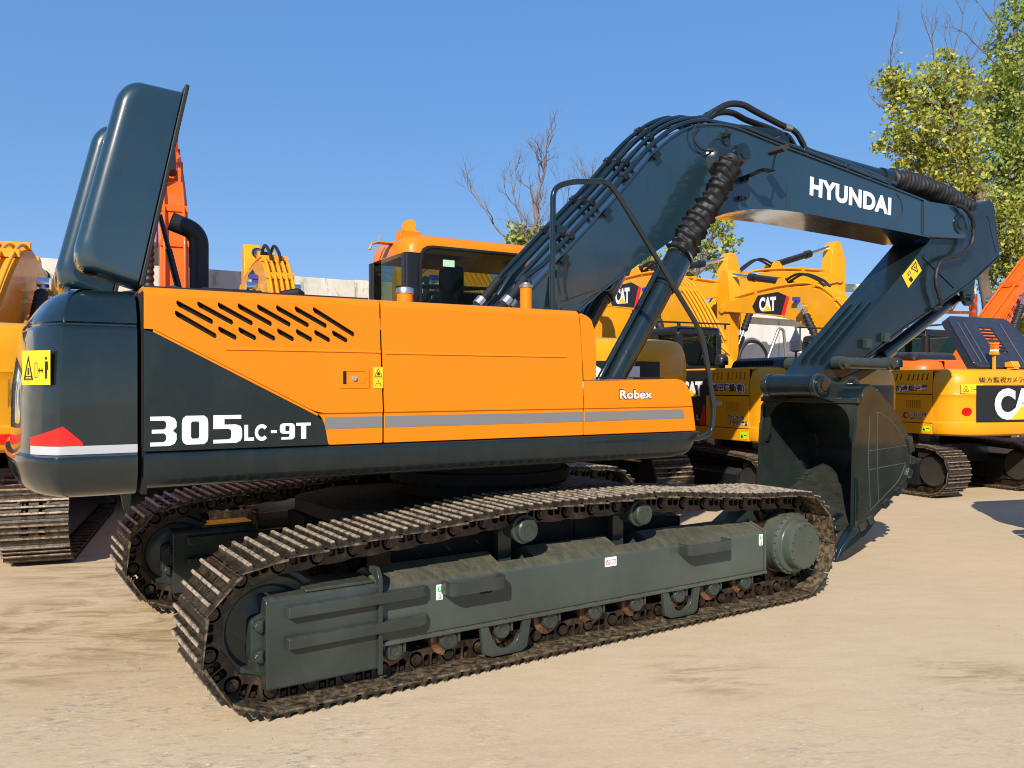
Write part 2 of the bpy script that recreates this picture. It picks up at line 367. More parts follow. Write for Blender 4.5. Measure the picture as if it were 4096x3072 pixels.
def shoe_mesh(name, pitch, w, mats, holes=True, ridge=.04):
    """triple-grouser shoe: x along the chain, z outward, z=0 on the link"""
    mb = MB(); h = pitch/2
    def prof(drop):
        p = [(-h-.014, .000), (-h-.014, .009)]
        for k, x in enumerate((-pitch/3, 0, pitch/3)):
            hh = ridge if k != 1 else ridge-.002
            p += [(x-.019, .012), (x-.008, hh), (x+.007, hh), (x+.016, .012)]
        p += [(h-.004, .012), (h+.014, .0), (h+.014, -.016), (h-.01, -.013)]
        return p
    def ridges(y0, y1):
        for x in (-pitch/3, 0, pitch/3): mb.prism([(x-.02, 0), (x-.008, ridge), (x+.007, ridge), (x+.017, 0)], y0, y1)
        mb.prism([(-h-.012, -.006), (-h-.012, .006), (-pitch/3-.02, .012), (-pitch/3-.02, 0)], y0, y1); mb.prism([(pitch/3+.017, .012), (h-.004, .012), (h+.012, -.002), (h+.012, -.012), (h-.006, 0), (pitch/3+.017, 0)], y0, y1)
    if holes:
        for a, b_, hol in ((-w/2, -.085, 0), (-.085, -.035, 1), (-.035, .035, 0), (.035, .085, 1), (.085, w/2, 0)):
            if hol: ridges(a, b_)
            else: mb.prism(prof(0), a, b_)
        for sx in (-.036, .038):
            for sy in (-.105, .105): mb.cyl((sx, sy, .0), (sx, sy, .022), .012, n=6)
    else: mb.prism(prof(0), -w/2, w/2)
    me = mb.mesh(name); me.materials.append(MATS[mats]); me.shade_smooth(); me.set_sharp_from_angle(angle=R(30)); return me
NS = 49
pins, pitch = resample(chain_path(), NS)
SH = shoe_mesh('track_shoe', pitch, .59, 'shoe')
def link_geo():
    L = arc(-.104, -.002, .054, 80, 280, 8)+[(-.05, -.062), (.045, -.064)]+arc(.104, -.002, .05, -80, 60, 7)+[(.10, .062), (-.085, .062)]
    w1 = [(-.045, .050), (-.045, -.004), (-.034, -.016), (-.006, -.016), (-.002, -.008), (-.002, .050)]; w2 = [(.012, .050), (.012, -.006), (.018, -.014), (.044, -.014), (.052, -.004), (.052, .050)]
    return plate_geo([L, w1, w2], .045, .005, 1)
def crawler(parent):
    T0 = Matrix.Identity(4)
    def b(name, mb, mats, par=parent, **k): return mb.build(name, mats, par, T0, **k)
    f = MB()
    outer = [(.10, .272), (.10, .548), (.104, .562), (.114, .575), (.13, .584), (.2, .613), (.2, .272)]
    inner = [(.2, .272), (.2, .613), (.33, .66), (.47, .60), (.49, .58), (.49, .272)]
    f.prism(outer, -1.505, 1.775, 'x')
    for a, c in ((-1.505, -.64), (-.36, .34), (.64, 1.775)): f.prism(inner, a, c, 'x')
    f.box((-1.505, .335, .272), (1.775, .49, .5))
    f.box((-1.505, .075, .250), (1.79, .515, .2715))                          # bottom flange
    f.prism(roundpoly([(.085, .27), (.085, .585), (.2, .63), (.33, .675), (.5, .615), (.5, .27)], .01), 1.7755, 1.79, 'x')   # weld bead at the drive end
    f.prism([(1.60, .30), (1.60, .62), (1.82, .74), (1.93, .60), (1.93, .24)], .27, .49)   # motor bracket cheek
    fr = b('track_frame', f, 'teal_dusty', bevel=.006)
    gd = MB()                                                                # idler guard box
    gd.prism(roundpoly([(.078, .128), (.078, .612), (.50, .612), (.50, .128)], [.02, .04, .04, .02], 5), -2.15, -1.512, 'x')
    b('idler_guard', gd, 'teal_worn', fr, bevel=.008)
    rb = MB(); rb.prism(roundpoly([(.052, .10), (.052, .64), (.09, .70), (.2, .70), (.2, .66), (.12, .64), (.0785, .60), (.0785, .10)], .02, 4), -1.523, -1.498, 'x')
    b('weld_rib', rb, 'teal_worn', fr, bevel=.004)
    tp = MB(); tp.box((-1.93, .10, .6125), (-1.53, .34, .632)); b('guard_cap', tp, 'teal_worn', fr, bevel=.008)
    for z in (.505, .340):
        br = MB(); br.prism([(-2.05, .0775), (-2.045, .028), (-1.27, .034), (-1.215, .062), (-1.2, .0985), (-1.5, .0985), (-1.5, .0775)], z, z+.058, 'z')
        b('guard_bar', br, 'teal_worn', fr, bevel=.006)
    y = MB()                                                                  # idler yoke with bolts at the guard's edge
    y.prism(roundpoly([(-2.215, .28), (-2.215, .50), (-2.1, .53), (-2.1, .25)], .03), .13, .25)
    for z in (.31, .47): y.cyl((-2.185, .125, z), (-2.185, .085, z), .024, n=6); y.cyl((-2.17, .11, z-.03), (-2.17, .11, z+.03), .02)
    b('idler_yoke', y, 'teal_worn', fr, bevel=.004)
    idl = MB(); c = (-2.10, .295, .43)
    prof = [(-.115, .0), (-.115, .09), (-.085, .10), (-.06, .16), (-.06, .215), (-.095, .235), (-.10, .275), (-.075, .287), (-.05, .292), (-.045, .318), (.045, .318), (.05, .292), (.075, .287), (.10, .275), (.095, .235), (.06, .215), (.06, .16), (.085, .10), (.115, .09), (.115, 0)]
    idl.lathe(c, (0, 1, 0), prof, 56); b('idler', idl, 'teal_worn', fr, smooth=40)
    sp = MB(); teeth = []; nT = 21
    for i in range(nT):
        for da, r in ((0, .272), (.22, .272), (.38, .325), (.55, .335), (.72, .325), (.9, .272)): teeth.append((2.13+r*math.cos(2*math.pi*(i+da)/nT), .442+r*math.sin(2*math.pi*(i+da)/nT)))
    sp.prism(teeth, .265, .325); sp.lathe((2.13, .265, .442), (0, -1, 0), [(0, .25), (.03, .25), (.03, .2)], 40)
    b('sprocket', sp, 'chain', fr)
    fd = MB(); cx, cz = 2.13, .447
    fd.lathe((cx, .30, cz), (0, -1, 0), [(0, .235), (.165, .235), (.17, .247), (.20, .247), (.205, .236), (.23, .225), (.238, .20), (.245, .194), (.30, .190), (.315, .184), (.322, .172), (.3225, 0)], 64)
    for n_, r_, yy in ((26, .238, .095), (16, .172, -.022)):
        for i in range(n_):
            a = 2*math.pi*i/n_+.1; fd.cyl((cx+r_*math.cos(a), yy+.01, cz+r_*math.sin(a)), (cx+r_*math.cos(a), yy-.012, cz+r_*math.sin(a)), .0095 if n_ > 20 else .0075, n=6)
    for a in (.5, 2.2): fd.cyl((cx+.07*math.cos(a), -.02, cz+.07*math.sin(a)), (cx+.07*math.cos(a), -.028, cz+.07*math.sin(a)), .014, n=8)
    b('final_drive', fd, 'teal_dusty', fr, smooth=30)
    for x in (-1.407, -1.046, -.665, -.292, .082, .455, .865, 1.225, 1.575):
        ro = MB(); ro.lathe((x, .155, .205), (0, 1, 0), [(0, 0), (0, .098), (.012, .102), (.035, .102), (.045, .088), (.23, .088), (.24, .102), (.27, .102), (.28, 0)], 28)
        ro.m = 1; ro.lathe((x, .155, .205), (0, -1, 0), [(0, .058), (.045, .058), (.055, .05), (.056, .028), (.048, .026), (.048, 0)], 24)
        ro.prism([(x-.058, .2), (x+.058, .2), (x+.066, .2495), (x-.066, .2495)], .11, .154); ro.box((x+.0585, .10, .19), (x+.075, .154, .2495))
        b('track_roller', ro, ['bronze', 'teal_worn'], fr, smooth=30)
    for x, z in ((-.494, .815), (.488, .832)):
        ro = MB(); ro.lathe((x, .36, z), (0, -1, 0), [(0, .05), (.1, .05), (.1, .078), (.22, .078), (.225, .092), (.245, .092), (.25, .075), (.29, .075), (.298, .066), (.2985, .038), (.292, .036), (.292, 0)], 32)
        ro.box((x-.05, .35, .50), (x+.05, .40, z+.04)); b('carrier_roller', ro, 'teal_worn', fr, smooth=30)
    for x0, x1 in ((-.845, -.475), (.665, 1.035)):
        w_ = x1-x0; xm = (x0+x1)/2
        P = [(x0, .249), (x0+.055, .249), (x0+.085, .17)]+arc(xm, .195, .095, 195, 345, 10)+[(x1-.075, .17), (x1-.055, .249), (x1, .249), (x1-.03, .085), (x1-.07, .062), (x0+.08, .062), (x0+.02, .09)]
        gm = MB(); gm.prism(P, .066, .098); b('roller_guard', gm, 'teal_worn', fr, bevel=.004)
    for x0, x1, z in ((-1.098, -.713, .497), (.853, 1.292, .510)):
        s_ = MB(); path = roundpoly([(x0, .0995), (x0, -.015), (x1, -.015), (x1, .0995)], .05, 5, False)
        n_ = len(path); hi = .075; rings = []
        off = [Vector((p[0], p[1], 0)) for p in path]; q = []
        L = []
        # walk densely so that the serrated top edge is real
        for a, c2 in zip(off, off[1:]):
            k = max(1, int((c2-a).length/.011))
            for j in range(k): L.append(a.lerp(c2, j/k))
        L.append(off[-1])
        for i, p in enumerate(L):
            t = (L[min(i+1, len(L)-1)]-L[max(i-1, 0)]).normalized(); nn = Vector((-t.y, t.x, 0))*.006
            e = .007 if (i % 2 and x0+.06 < p.x < x1-.06) else 0
            rings.append([p+nn+Vector((0, 0, z+e*.7)), p-nn+Vector((0, 0, z+e*.7)), p-nn+Vector((0, 0, z+hi-e)), p+nn+Vector((0, 0, z+hi-e))])
        s_.loft(rings); b('step', s_, 'teal_worn', fr)
    h = MB(); h.prism(roundpoly(rect(-.845, .452, -.735, .53), .03), .0975, .0995); b('pull_hole', h, 'hole', fr)
    for x0, z0, ww, hh, kind in ((-1.136, .459, .043, .091, 'hook'), (1.715, .474, .043, .088, 'hook'), (.155, .497, .102, .063, 'book')):
        d = MB(); d.prism(roundpoly(rect(x0, z0, x0+ww, z0+hh), .004), .0955, .0985); d.m = 1
        if kind == 'hook':
            cx = x0+ww/2; xz_plate(d, [arc(cx, z0+hh*.70, ww*.36, 0, 359, 20), [(cx, z0+hh*.86), (cx+.011, z0+hh*.72), (cx+.005, z0+hh*.72), (cx+.005, z0+hh*.6), (cx-.005, z0+hh*.6), (cx-.005, z0+hh*.72), (cx-.011, z0+hh*.72)]], .0940, .0950)
            d.tube([Vector((cx+px*ww, .0945, z0+pz*hh)) for px, pz in ((0, .46), (0, .30), (.12, .24), (.13, .14), (0, .09), (-.16, .13), (-.2, .2))], .0028, 5)
        else:
            xz_plate(d, [arc(x0+.027, z0+.03, .019, 0, 359, 18), arc(x0+.027, z0+.03, .0145, 0, 359, 18)], .0940, .0950); d.prism([(x0+.014, z0+.041), (x0+.017, z0+.044), (x0+.040, z0+.02), (x0+.037, z0+.017)], .0935, .0945)
            d.m = 2; xz_plate(d, [rect(x0+.058, z0+.018, x0+.094, z0+.045), rect(x0+.061, z0+.021, x0+.075, z0+.042), rect(x0+.077, z0+.021, x0+.091, z0+.042)], .0940, .0950)
        b('lifting_label' if kind == 'hook' else 'manual_label', d, ['white_decal', 'green_decal' if kind == 'hook' else 'red_decal', 'grey_decal'], fr)
    # chain: links in one mesh, each shoe its own piece
    ch = MB(); L = link_geo(); shoes = []
    for i in range(NS):
        a, c2 = pins[i], pins[(i+1) % NS]; mid = (a+c2)/2; t = (c2-a).normalized(); nrm = Vector((-t.z, 0, t.x))
        # path runs clockwise seen from -y, so the outward side is -nrm or nrm
        ctr = Vector((max(-2.1, min(2.13, mid.x)), 0, .435))
        if nrm.dot(mid-ctr) < 0: nrm = -nrm
        s = 1 if t.cross(nrm).y < 0 else -1
        for yy in (.17, .375):
            vs_ = []
            for p in L[0]: q = mid+t*p.x*s+nrm*p.y; vs_.append((q.x, yy+.0225+p.z, q.z))
            ch.add(vs_, L[1])
            for px in (-.024, .032):
                q = mid+t*px*s+nrm*.034; ch.box((q.x-.013, yy+.008, q.z-.012), (q.x+.013, yy+.038, q.z+.012))
        ch.cyl((a.x, .155, a.z), (a.x, .435, a.z), .034, n=12); ch.cyl((a.x, .145, a.z), (a.x, .155, a.z), .024, n=8)
        X = t*s; Y = Vector((0, 1, 0)); Z = nrm
        if X.cross(Y).dot(Z) < 0: X = -X
        o = mid+nrm*(CH-.04)
        M = Matrix(((X.x, Y.x, Z.x, o.x), (X.y, Y.y, Z.y, .295), (X.z, Y.z, Z.z, o.z), (0, 0, 0, 1)))
        shoes.append(M)
    cho = b('track_chain', ch, 'chain', smooth=40)
    for M in shoes: link(bpy.data.objects.new('track_shoe', SH), cho, M)
    return fr, cho
fr, cho = crawler(EX)
D = Matrix.Translation((0, 2.38, 0))
for o in (fr, cho): copy_tree(o, EX, D)
cf = MB()                                                                     # centre frame with its spreading legs
for sx in (-1, 1):
    cf.prism([(sx*.2, .52), (sx*.2, .80), (sx*1.25, .70), (sx*1.25, .50)], .485, .86); cf.prism([(sx*.2, .52), (sx*.2, .80), (sx*1.25, .70), (sx*1.25, .50)], 2.11, 2.49)
cf.prism(roundpoly([(-.95, .86), (-.75, .5), (.75, .5), (.95, .86), (.95, 2.11), (.75, 2.48), (-.75, 2.48), (-.95, 2.11)], .1), .50, .80, 'z')
cf.prism(roundpoly([(-1.42, 1.05), (-.7, .55), (.8, .55), (1.2, 1.0), (1.2, 2.0), (.8, 2.42), (-.7, 2.42), (-1.42, 1.9)], .15), .802, .90, 'z')
cf.build('centre_frame', 'under_paint', EX, Matrix.Identity(4), bevel=.01)
sb = MB(); sb.lathe((0, YC, .90), (0, 0, 1), [(0, .66), (.1, .66), (.1, .72), (.18, .72), (.18, .66), (.28, .66)], 48)
for i in range(36): a = i*math.pi/18; sb.cyl((.69*math.cos(a), YC+.69*math.sin(a), .97), (.69*math.cos(a), YC+.69*math.sin(a), 1.0), .018, n=6)
sb.build('swing_bearing', 'under_paint', EX, Matrix.Identity(4))
# ---------------- counterweight
cwplan = [(-2.685, 0), (-2.86, 0), (-3.0, .001), (-3.045, .012), (-3.10, .055), (-3.155, .115), (-3.205, .19), (-3.245, .30), (-3.275, .46), (-3.295, .70), (-3.307, 1.0), (-3.312, 1.366)]
cwplan = [(x if x > -3.04 else -3.04+(x+3.04)*.76, y) for x, y in cwplan]
plan2 = [(p.x, p.y) for p in smoothpath([(p[0], p[1], 0) for p in cwplan], 7)]
full = plan2+[(x, 2*HB-y) for x, y in plan2[-2::-1]]
def inset(pl, d):
    out = []
    for i, p in enumerate(pl):
        a, c = Vector(pl[max(i-1, 0)]), Vector(pl[min(i+1, len(pl)-1)]); t = (c-a).normalized(); nrm = Vector((-t.y, t.x))
        if i == 0: nrm = Vector((0, 1))
        if i == len(pl)-1: nrm = Vector((0, -1))
        if nrm.dot(Vector((-2.0, HB))-Vector(p)) < 0: nrm = -nrm
        out.append((p[0]+nrm.x*d, p[1]+nrm.y*d))
    return out
def cwring(z, d):
    lean = next((b0+(b1-b0)*(z-z0)/(z1-z0) for (z0, b0), (z1, b1) in zip(LEAN, LEAN[1:]) if z0 <= z <= z1), 0)
    return [(x+lean*max(0, min(1, (-2.92-x)/.28)), y, z) for x, y in inset(full, d)]
LEAN = [(1.0, 0), (1.6, 0), (1.8, .006), (2.0, .033), (2.1, .046), (2.17, .062), (2.2, .08), (2.23, .12)]
zs = [(1.176, .19), (1.177, .14), (1.184, .10), (1.20, .06), (1.225, .03), (1.26, .008), (1.30, -.008), (1.345, -.018), (1.375, -.020), (1.388, -.016), (1.394, -.006), (1.400, .004), (1.44, .004), (1.7, .005), (1.96, .009), (2.008, .012), (2.020, .020), (2.028, .034), (2.036, .034), (2.044, .024), (2.056, .025), (2.09, .042), (2.135, .068), (2.168, .092), (2.19, .12), (2.207, .155), (2.217, .20), (2.221, .27)]
cw = MB(); cw.loft([cwring(z, d) for z, d in zs])
CW = bp('counterweight', cw, 'teal_gloss', smooth=24)
def cw_strip(mb, i0, i1, fz0, fz1, d=.002):
    pl = inset(plan2, d); A = pl[i0:i1+1]; n = len(A)
    vs_ = [(p[0], p[1], fz0(p)) for p in A]+[(p[0], p[1], fz1(p)) for p in A]
    mb.add(vs_, [(i, i+1, n+i+1, n+i) for i in range(n-1)])
def plan_i(x): return min(range(len(plan2)), key=lambda i: abs(plan2[i][0]-x) if plan2[i][1] < .4 else 9)
s_ = MB(); cw_strip(s_, 0, plan_i(-3.146), lambda p: 1.399, lambda p: 1.440, -.001); bp('silver_stripe', s_, 'silver_decal', CW)
def redtop(p):
    K = [(-3.20, 1.478), (-3.146, 1.480), (-3.012, 1.536), (-2.945, 1.474), (-2.93, 1.456), (-2.90, 1.4425)]
    for (x0, z0), (x1, z1) in zip(K, K[1:]):
        if x0 <= p[0] <= x1: return z0+(z1-z0)*(p[0]-x0)/(x1-x0)
    return 1.4425
rd = MB(); cw_strip(rd, plan_i(-2.93), plan_i(-3.146), lambda p: 1.442, redtop, -.0015); bp('red_reflector', rd, 'red_decal', CW)
def sticker(mb, w, h, kind):
    """safety sticker in local x-z at y 0, facing -y; uses materials 0 plate, 1 black"""
    mb.m = 0; mb.box((0, -.001, 0), (w, .001, h)); mb.m = 1
    if kind == 'swing':
        t = lambda k: [(w*.06+k, h*.14+k*.8), (w*.40-k, h*.14+k*.8), (w*.23, h*.86-k*1.7)]
        xz_plate(mb, [t(0), t(h*.035)], -.003, -.0015); xz_plate(mb, [t(h*.055), t(h*.07)], -.003, -.0015)
        mb.prism([(w*.2, h*.3), (w*.26, h*.3), (w*.25, h*.5), (w*.21, h*.5)], -.003, -.0015); mb.box((w*.14, -.003, h*.23), (w*.33, -.0015, h*.26))
        xz_plate(mb, [rect(w*.46, h*.2, w*.55, h*.65), rect(w*.468, h*.22, w*.542, h*.63)], -.003, -.0015)
        mb.prism([(w*.58, h*.42), (w*.63, h*.5), (w*.63, h*.44), (w*.71, h*.44), (w*.71, h*.5), (w*.76, h*.42), (w*.71, h*.34), (w*.71, h*.40), (w*.63, h*.40), (w*.63, h*.34)], -.003, -.0015)
        cx = w*.86; mb.prism(arc(cx, h*.77, h*.045, 0, 330, 10), -.003, -.0015); mb.prism([(cx-w*.035, h*.68), (cx+w*.06, h*.68), (cx+w*.075, h*.44), (cx+w*.05, h*.44), (cx+w*.045, h*.6), (cx+w*.04, h*.18), (cx+w*.014, h*.18), (cx+w*.008, h*.42), (cx-w*.004, h*.42), (cx-w*.008, h*.18), (cx-w*.035, h*.18)], -.003, -.0015)
    elif kind == 'hand':
        t = lambda k: [(w*.12+k, h*.56+k*.7), (w*.88-k, h*.56+k*.7), (w*.5, h*.94-k*1.5)]
        xz_plate(mb, [t(0), t(w*.05)], -.003, -.0015); mb.prism([(w*.4, h*.62), (w*.62, h*.62), (w*.66, h*.70), (w*.5, h*.78), (w*.42, h*.74)], -.003, -.0015)
        mb.box((w*.04, -.003, h*.49), (w*.96, -.0015, h*.50)); mb.tube([(w*.15, -.002, h*.14), (w*.28, -.002, h*.14), (w*.28, -.002, h*.24), (w*.72, -.002, h*.24), (w*.72, -.002, h*.14), (w*.86, -.002, h*.14)], w*.02, 4); mb.prism([(w*.46, h*.30), (w*.54, h*.30), (w*.5, h*.39)], -.003, -.0015)
    mb.m = 0
st_ = MB(); sticker(st_, .205, .166, 'swing')
pa, pc = Vector((-3.166, .190)), Vector((-3.051, .018)); dv = (pc-pa).normalized()
Ms = BM @ Matrix(((dv.x, -dv.y, 0, pa.x-.012), (dv.y, dv.x, 0, pa.y-.008), (0, 0, 1, 1.735), (0, 0, 0, 1)))
st_.build('warning_sticker', ['yellow_decal', 'black_decal'], CW, Ms)
tx = MB(); put(tx, fit_text('HYUNDAI', 1.25, .17, .03), 0, 0, 0)
tx.build('brand_lettering', 'white_decal', CW, BM @ Matrix(((0, -1, 0, -3.246), (-1, 0, 0, 1.99), (0, 0, 1, 1.60), (0, 0, 0, 1))))
for x, y in ((-2.70, .40), (-2.70, 2.3)):
    lg = MB(); lg.prism(roundpoly([(x-.03, 1.18), (x+.03, 1.18), (x+.018, 1.06), (x+.006, 1.04), (x-.010, 1.06)], .008), y-.02, y+.02); bp('tie_down_lug', lg, 'teal_worn', CW)
# ---------------- upper frame core (dark machinery inside the panels)
ub = MB(); ub.box((-2.66, .07, 1.215), (1.0, 2.66, 1.40)); ub.box((-2.62, .10, 1.40), (-.02, 2.63, 2.06)); ub.box((.0, .2, 1.4), (.95, 2.5, 1.66))
bp('upper_frame', ub, 'black_paint')
bl = MB(); bl.box((-2.665, .02, 1.185), (-2.640, 2.7, 2.2)); bp('bulkhead', bl, 'hole')
# ---------------- side panels
def slot(p0, p1, hw):
    a, c = Vector(p0), Vector(p1); t = (c-a).normalized(); n = Vector((-t.y, t.x))
    return [tuple(q) for q in (a+n*hw+t*hw*.2, c+n*hw-t*hw*1.0, c+n*hw*.2, c-n*hw*.8-t*hw*.1, c-n*hw-t*hw*.6, a-n*hw+t*hw*1.3, a-n*hw*.3+t*hw*.1, a+n*hw*.8-t*hw*.3)]
PT = .018
def shoulder(mb, x0, x1, zt=2.231, r=.05, deep=.42):
    prof = [(PT, zt-r), (0, zt-r)]+[(r-r*math.cos(R(a)), zt-r+r*math.sin(R(a))) for a in (18, 36, 54, 72, 90)]+[(deep, zt), (deep, zt-PT), (r, zt-PT), (PT, zt-r-.004)]
    mb.prism(prof, x0, x1, 'x')
d1 = MB()
slots = []
for i in range(8): slots.append(slot((-2.503+.1012*i, 2.155), (-2.322+.1015*i if i < 7 else -1.552, 2.060 if i < 7 else 2.017), .0125))
slots.append(slot((-2.510, 2.103), (-2.305, 1.986), .0125))
for i in range(7): slots.append(slot((-2.298+.1022*i, 2.030), (-2.203+.1018*i, 1.981), .0125))
ol = [(-2.655, 2.0165), (-2.611, 2.016), (-1.765, 1.5765), (-1.381, 1.5765), (-1.391, 1.80), (-1.399, 2.0), (-1.404, 2.181), (-2.655, 2.181)]
xz_plate(d1, [roundpoly(ol, [.004, .04, .06, .004, 0, 0, .002, .002])]+slots, 0, PT, .0015)
shoulder(d1, -2.655, -1.404)
xz_plate(d1, [roundpoly([(-1.765, 1.5755), (-1.735, 1.545), (-1.722, 1.5), (-1.703, 1.398), (-1.381, 1.398), (-1.381, 1.5755)], .012)], .008, PT+.008, .0015)
d1.prism([(0, 1.5766), (.009, 1.570), (.009, 1.5766)], -1.762, -1.381, 'x')
D1 = bp('rear_door', d1, 'orange', smooth=30)
bs = MB(); bs.box((-2.60, .028, 1.42), (-1.42, .034, 2.18)); bp('bay_shade_sheet', bs, 'hole', D1)  # black sheet stands in for the engine bay's darkness behind the slots
tr = MB(); xz_plate(tr, [roundpoly([(-2.655, 1.399), (-1.707, 1.399), (-1.730, 1.525), (-1.765, 1.560), (-2.613, 2.008), (-2.655, 2.010)], [.004, .004, .04, .04, .02, .002])], .0075, PT+.0075, .002); TR = bp('door_corner_panel', tr, 'teal', D1)
ed = MB(); ed.prism([(-2.611, 2.0135), (-1.765, 1.574), (-1.770, 1.563), (-2.614, 2.003)], .002, .0072); bp('panel_step_edge', ed, 'orange', D1)
rg = MB(); rg.prism([(0, 1.920), (-.006, 1.9205), (0, 1.934)], -2.262, -1.397, 'x'); bp('pressed_line', rg, 'orange', D1)
# model number as cut-out letters
def poly3(x, w, z, h): P = [(0, 1), (.74, 1), (.93, .93), (1, .8), (1, .63), (.86, .51), (1, .4), (1, .2), (.93, .07), (.74, 0), (0, 0), (0, .13), (.52, .13), (.6, .2), (.6, .36), (.52, .43), (.06, .43), (.06, .56), (.52, .56), (.6, .63), (.6, .79), (.52, .86), (0, .86)]; return [[(x+a*w, z+b_*h) for a, b_ in P]]
def poly0(x, w, z, h):
    o = [(.16, 0), (.84, 0), (.96, .08), (1, .22), (1, .78), (.96, .92), (.84, 1), (.16, 1), (.04, .92), (0, .78), (0, .22), (.04, .08)]; i = [(.38, .2), (.62, .2), (.66, .26), (.66, .74), (.62, .8), (.38, .8), (.34, .74), (.34, .26)]
    return [[(x+a*w, z+b_*h) for a, b_ in P] for P in (o, i)]
def poly5(x, w, z, h): P = [(0, 1), (.97, 1), (.97, .86), (.38, .86), (.38, .66), (.78, .66), (.94, .6), (1, .46), (1, .2), (.94, .07), (.8, 0), (0, 0), (0, .13), (.54, .13), (.62, .2), (.62, .44), (.54, .51), (0, .51)]; return [[(x+a*w, z+b_*h) for a, b_ in P]]
def polyL(x, w, z, h): return [[(x, z), (x+w, z), (x+w, z+.2*h), (x+.38*w, z+.2*h), (x+.38*w, z+h), (x, z+h)]]
def polyT(x, w, z, h): return [[(x, z+h), (x+w, z+h), (x+w, z+.82*h), (x+.68*w, z+.82*h), (x+.68*w, z), (x+.33*w, z), (x+.33*w, z+.82*h), (x, z+.82*h)]]
def poly9(x, w, z, h):
    o = [(.1, 0), (.8, 0), (.94, .07), (1, .2), (1, .8), (.94, .94), (.8, 1), (.2, 1), (.06, .94), (0, .8), (0, .56), (.06, .42), (.2, .36), (.64, .36), (.64, .2), (.58, .15), (.1, .15)]; i = [(.36, .52), (.64, .52), (.64, .84), (.36, .84)]
    return [[(x+a*w, z+b_*h) for a, b_ in P] for P in (o, i)]
def polyC(x, w, z, h):
    A = arc(.5, .5, .5, 42, 318, 14); B = arc(.5, .5, .27, 318, 42, 12)
    return [[(x+a*w, z+b_*h) for a, b_ in A+B]]
mn = MB()
for pl in (poly3(-2.626, .124, 1.425, .150), poly0(-2.476, .128, 1.428, .148), poly5(-2.322, .146, 1.429, .147), polyL(-2.164, .050, 1.437, .085), polyC(-2.110, .074, 1.434, .090), [rect(-2.024, 1.474, -1.992, 1.489)], poly9(-1.976, .082, 1.437, .088), polyT(-1.886, .080, 1.438, .088)): xz_plate(mn, pl, .0045, .0065)
bp('model_number', mn, 'white_decal', D1)
hd = MB(); xz_plate(hd, [roundpoly(rect(-1.648, 1.716, -1.466, 1.833), .012), roundpoly(rect(-1.622, 1.738, -1.488, 1.812), .004)], -.004, .004, .0015); HD = bp('door_handle', hd, 'orange', D1)
hh = MB(); hh.box((-1.60, -.0015, 1.740), (-1.49, .003, 1.810)); bp('paddle', hh, 'orange', HD, bevel=.002)
hk = MB(); hk.box((-1.6215, -.0012, 1.7385), (-1.602, -.0004, 1.811)); bp('handle_recess', hk, 'hole', HD)
lk = MB(); lk.cyl((-1.558, .0, 1.772), (-1.558, -.012, 1.772), .014, n=20); lk.cyl((-1.558, -.012, 1.772), (-1.558, -.0135, 1.772), .009, n=16); bp('lock', lk, 'chrome', HD)
s2 = MB(); sticker(s2, .063, .122, 'hand'); s2.build('hand_sticker', ['yellow_decal', 'black_decal'], D1, BM @ Matrix.Translation((-1.444, -.0025, 1.715)))
d2 = MB()
xz_plate(d2, [roundpoly([(-1.369, 1.5765), (.047, 1.5765), (.036, 1.9), (.022, 2.1), (.010, 2.181), (-1.392, 2.181), (-1.387, 2.0)], [.003]*2+[0, 0, .003, .003, 0])], 0, PT, .0015); shoulder(d2, -1.392, .010)
xz_plate(d2, [roundpoly(rect(-1.369, 1.398, .048, 1.5755), .004)], .008, PT+.008, .0015); d2.prism([(0, 1.5766), (.009, 1.570), (.009, 1.5766)], -1.369, .047, 'x')
D2 = bp('side_door', d2, 'orange', smooth=30)
rg = MB(); rg.prism([(0, 1.915), (-.006, 1.9155), (0, 1.930)], -1.37, -.09, 'x'); bp('pressed_line', rg, 'orange', D2)
for a, c, par in ((-1.724, -1.383, D1), (-1.367, .046, D2)):
    g_ = MB(); g_.box((a, .0062, 1.487), (c, .0075, 1.553)); bp('grey_stripe', g_, 'grey_decal', par)
fb = MB(); ol = roundpoly([(.058, 1.5765), (1.028, 1.5765), (1.002, 1.690), (.94, 1.765), (.86, 1.777), (.058, 1.757)], [.003, .003, .05, .05, .03, .003])
xz_plate(fb, [ol], 0, PT, .0015); xz_plate(fb, [roundpoly([(.058, 1.398), (1.060, 1.398), (1.030, 1.5755), (.058, 1.5755)], .004)], .008, PT+.008, .0015); fb.prism([(0, 1.5766), (.009, 1.570), (.009, 1.5766)], .058, .92, 'x')
top = [(p.x, p.y) for p in ol if p.y > 1.60]; n_ = len(top)
sk = [(1.060, 1.40), (1.030, 1.5765)]+[(q[0]+.001, q[1]+.001) for q in top]
for a, c in zip(sk, sk[1:]): fb.add([(a[0], .004, a[1]), (c[0], .004, c[1]), (c[0]+.015, .75, c[1]), (a[0]+.03, .75, a[1])], [(0, 1, 2, 3)])
FB = bp('front_tool_box', fb, 'orange', smooth=30)
g_ = MB(); xz_plate(g_, [roundpoly([(.062, 1.487), (.955, 1.491), (.945, 1.54), (.925, 1.556), (.062, 1.553)], [.002, .004, .02, .02, .002])], .006, .0072); bp('grey_stripe', g_, 'grey_decal', FB)
rb_ = MB(); rb_.m = 0; put(rb_, fit_text('Robex', .300, .072, .055), .346, -.0012, 1.632); rb_.m = 1; put(rb_, fit_text('Robex', .288, .060, .022), .352, -.0022, 1.638); bp('series_lettering', rb_, ['black_decal', 'white_decal'], FB)
rt = MB(); rt.box((.16, .06, 1.780), (.80, .12, 1.788)); bp('rubber_strip', rt, 'black_rubber', FB)
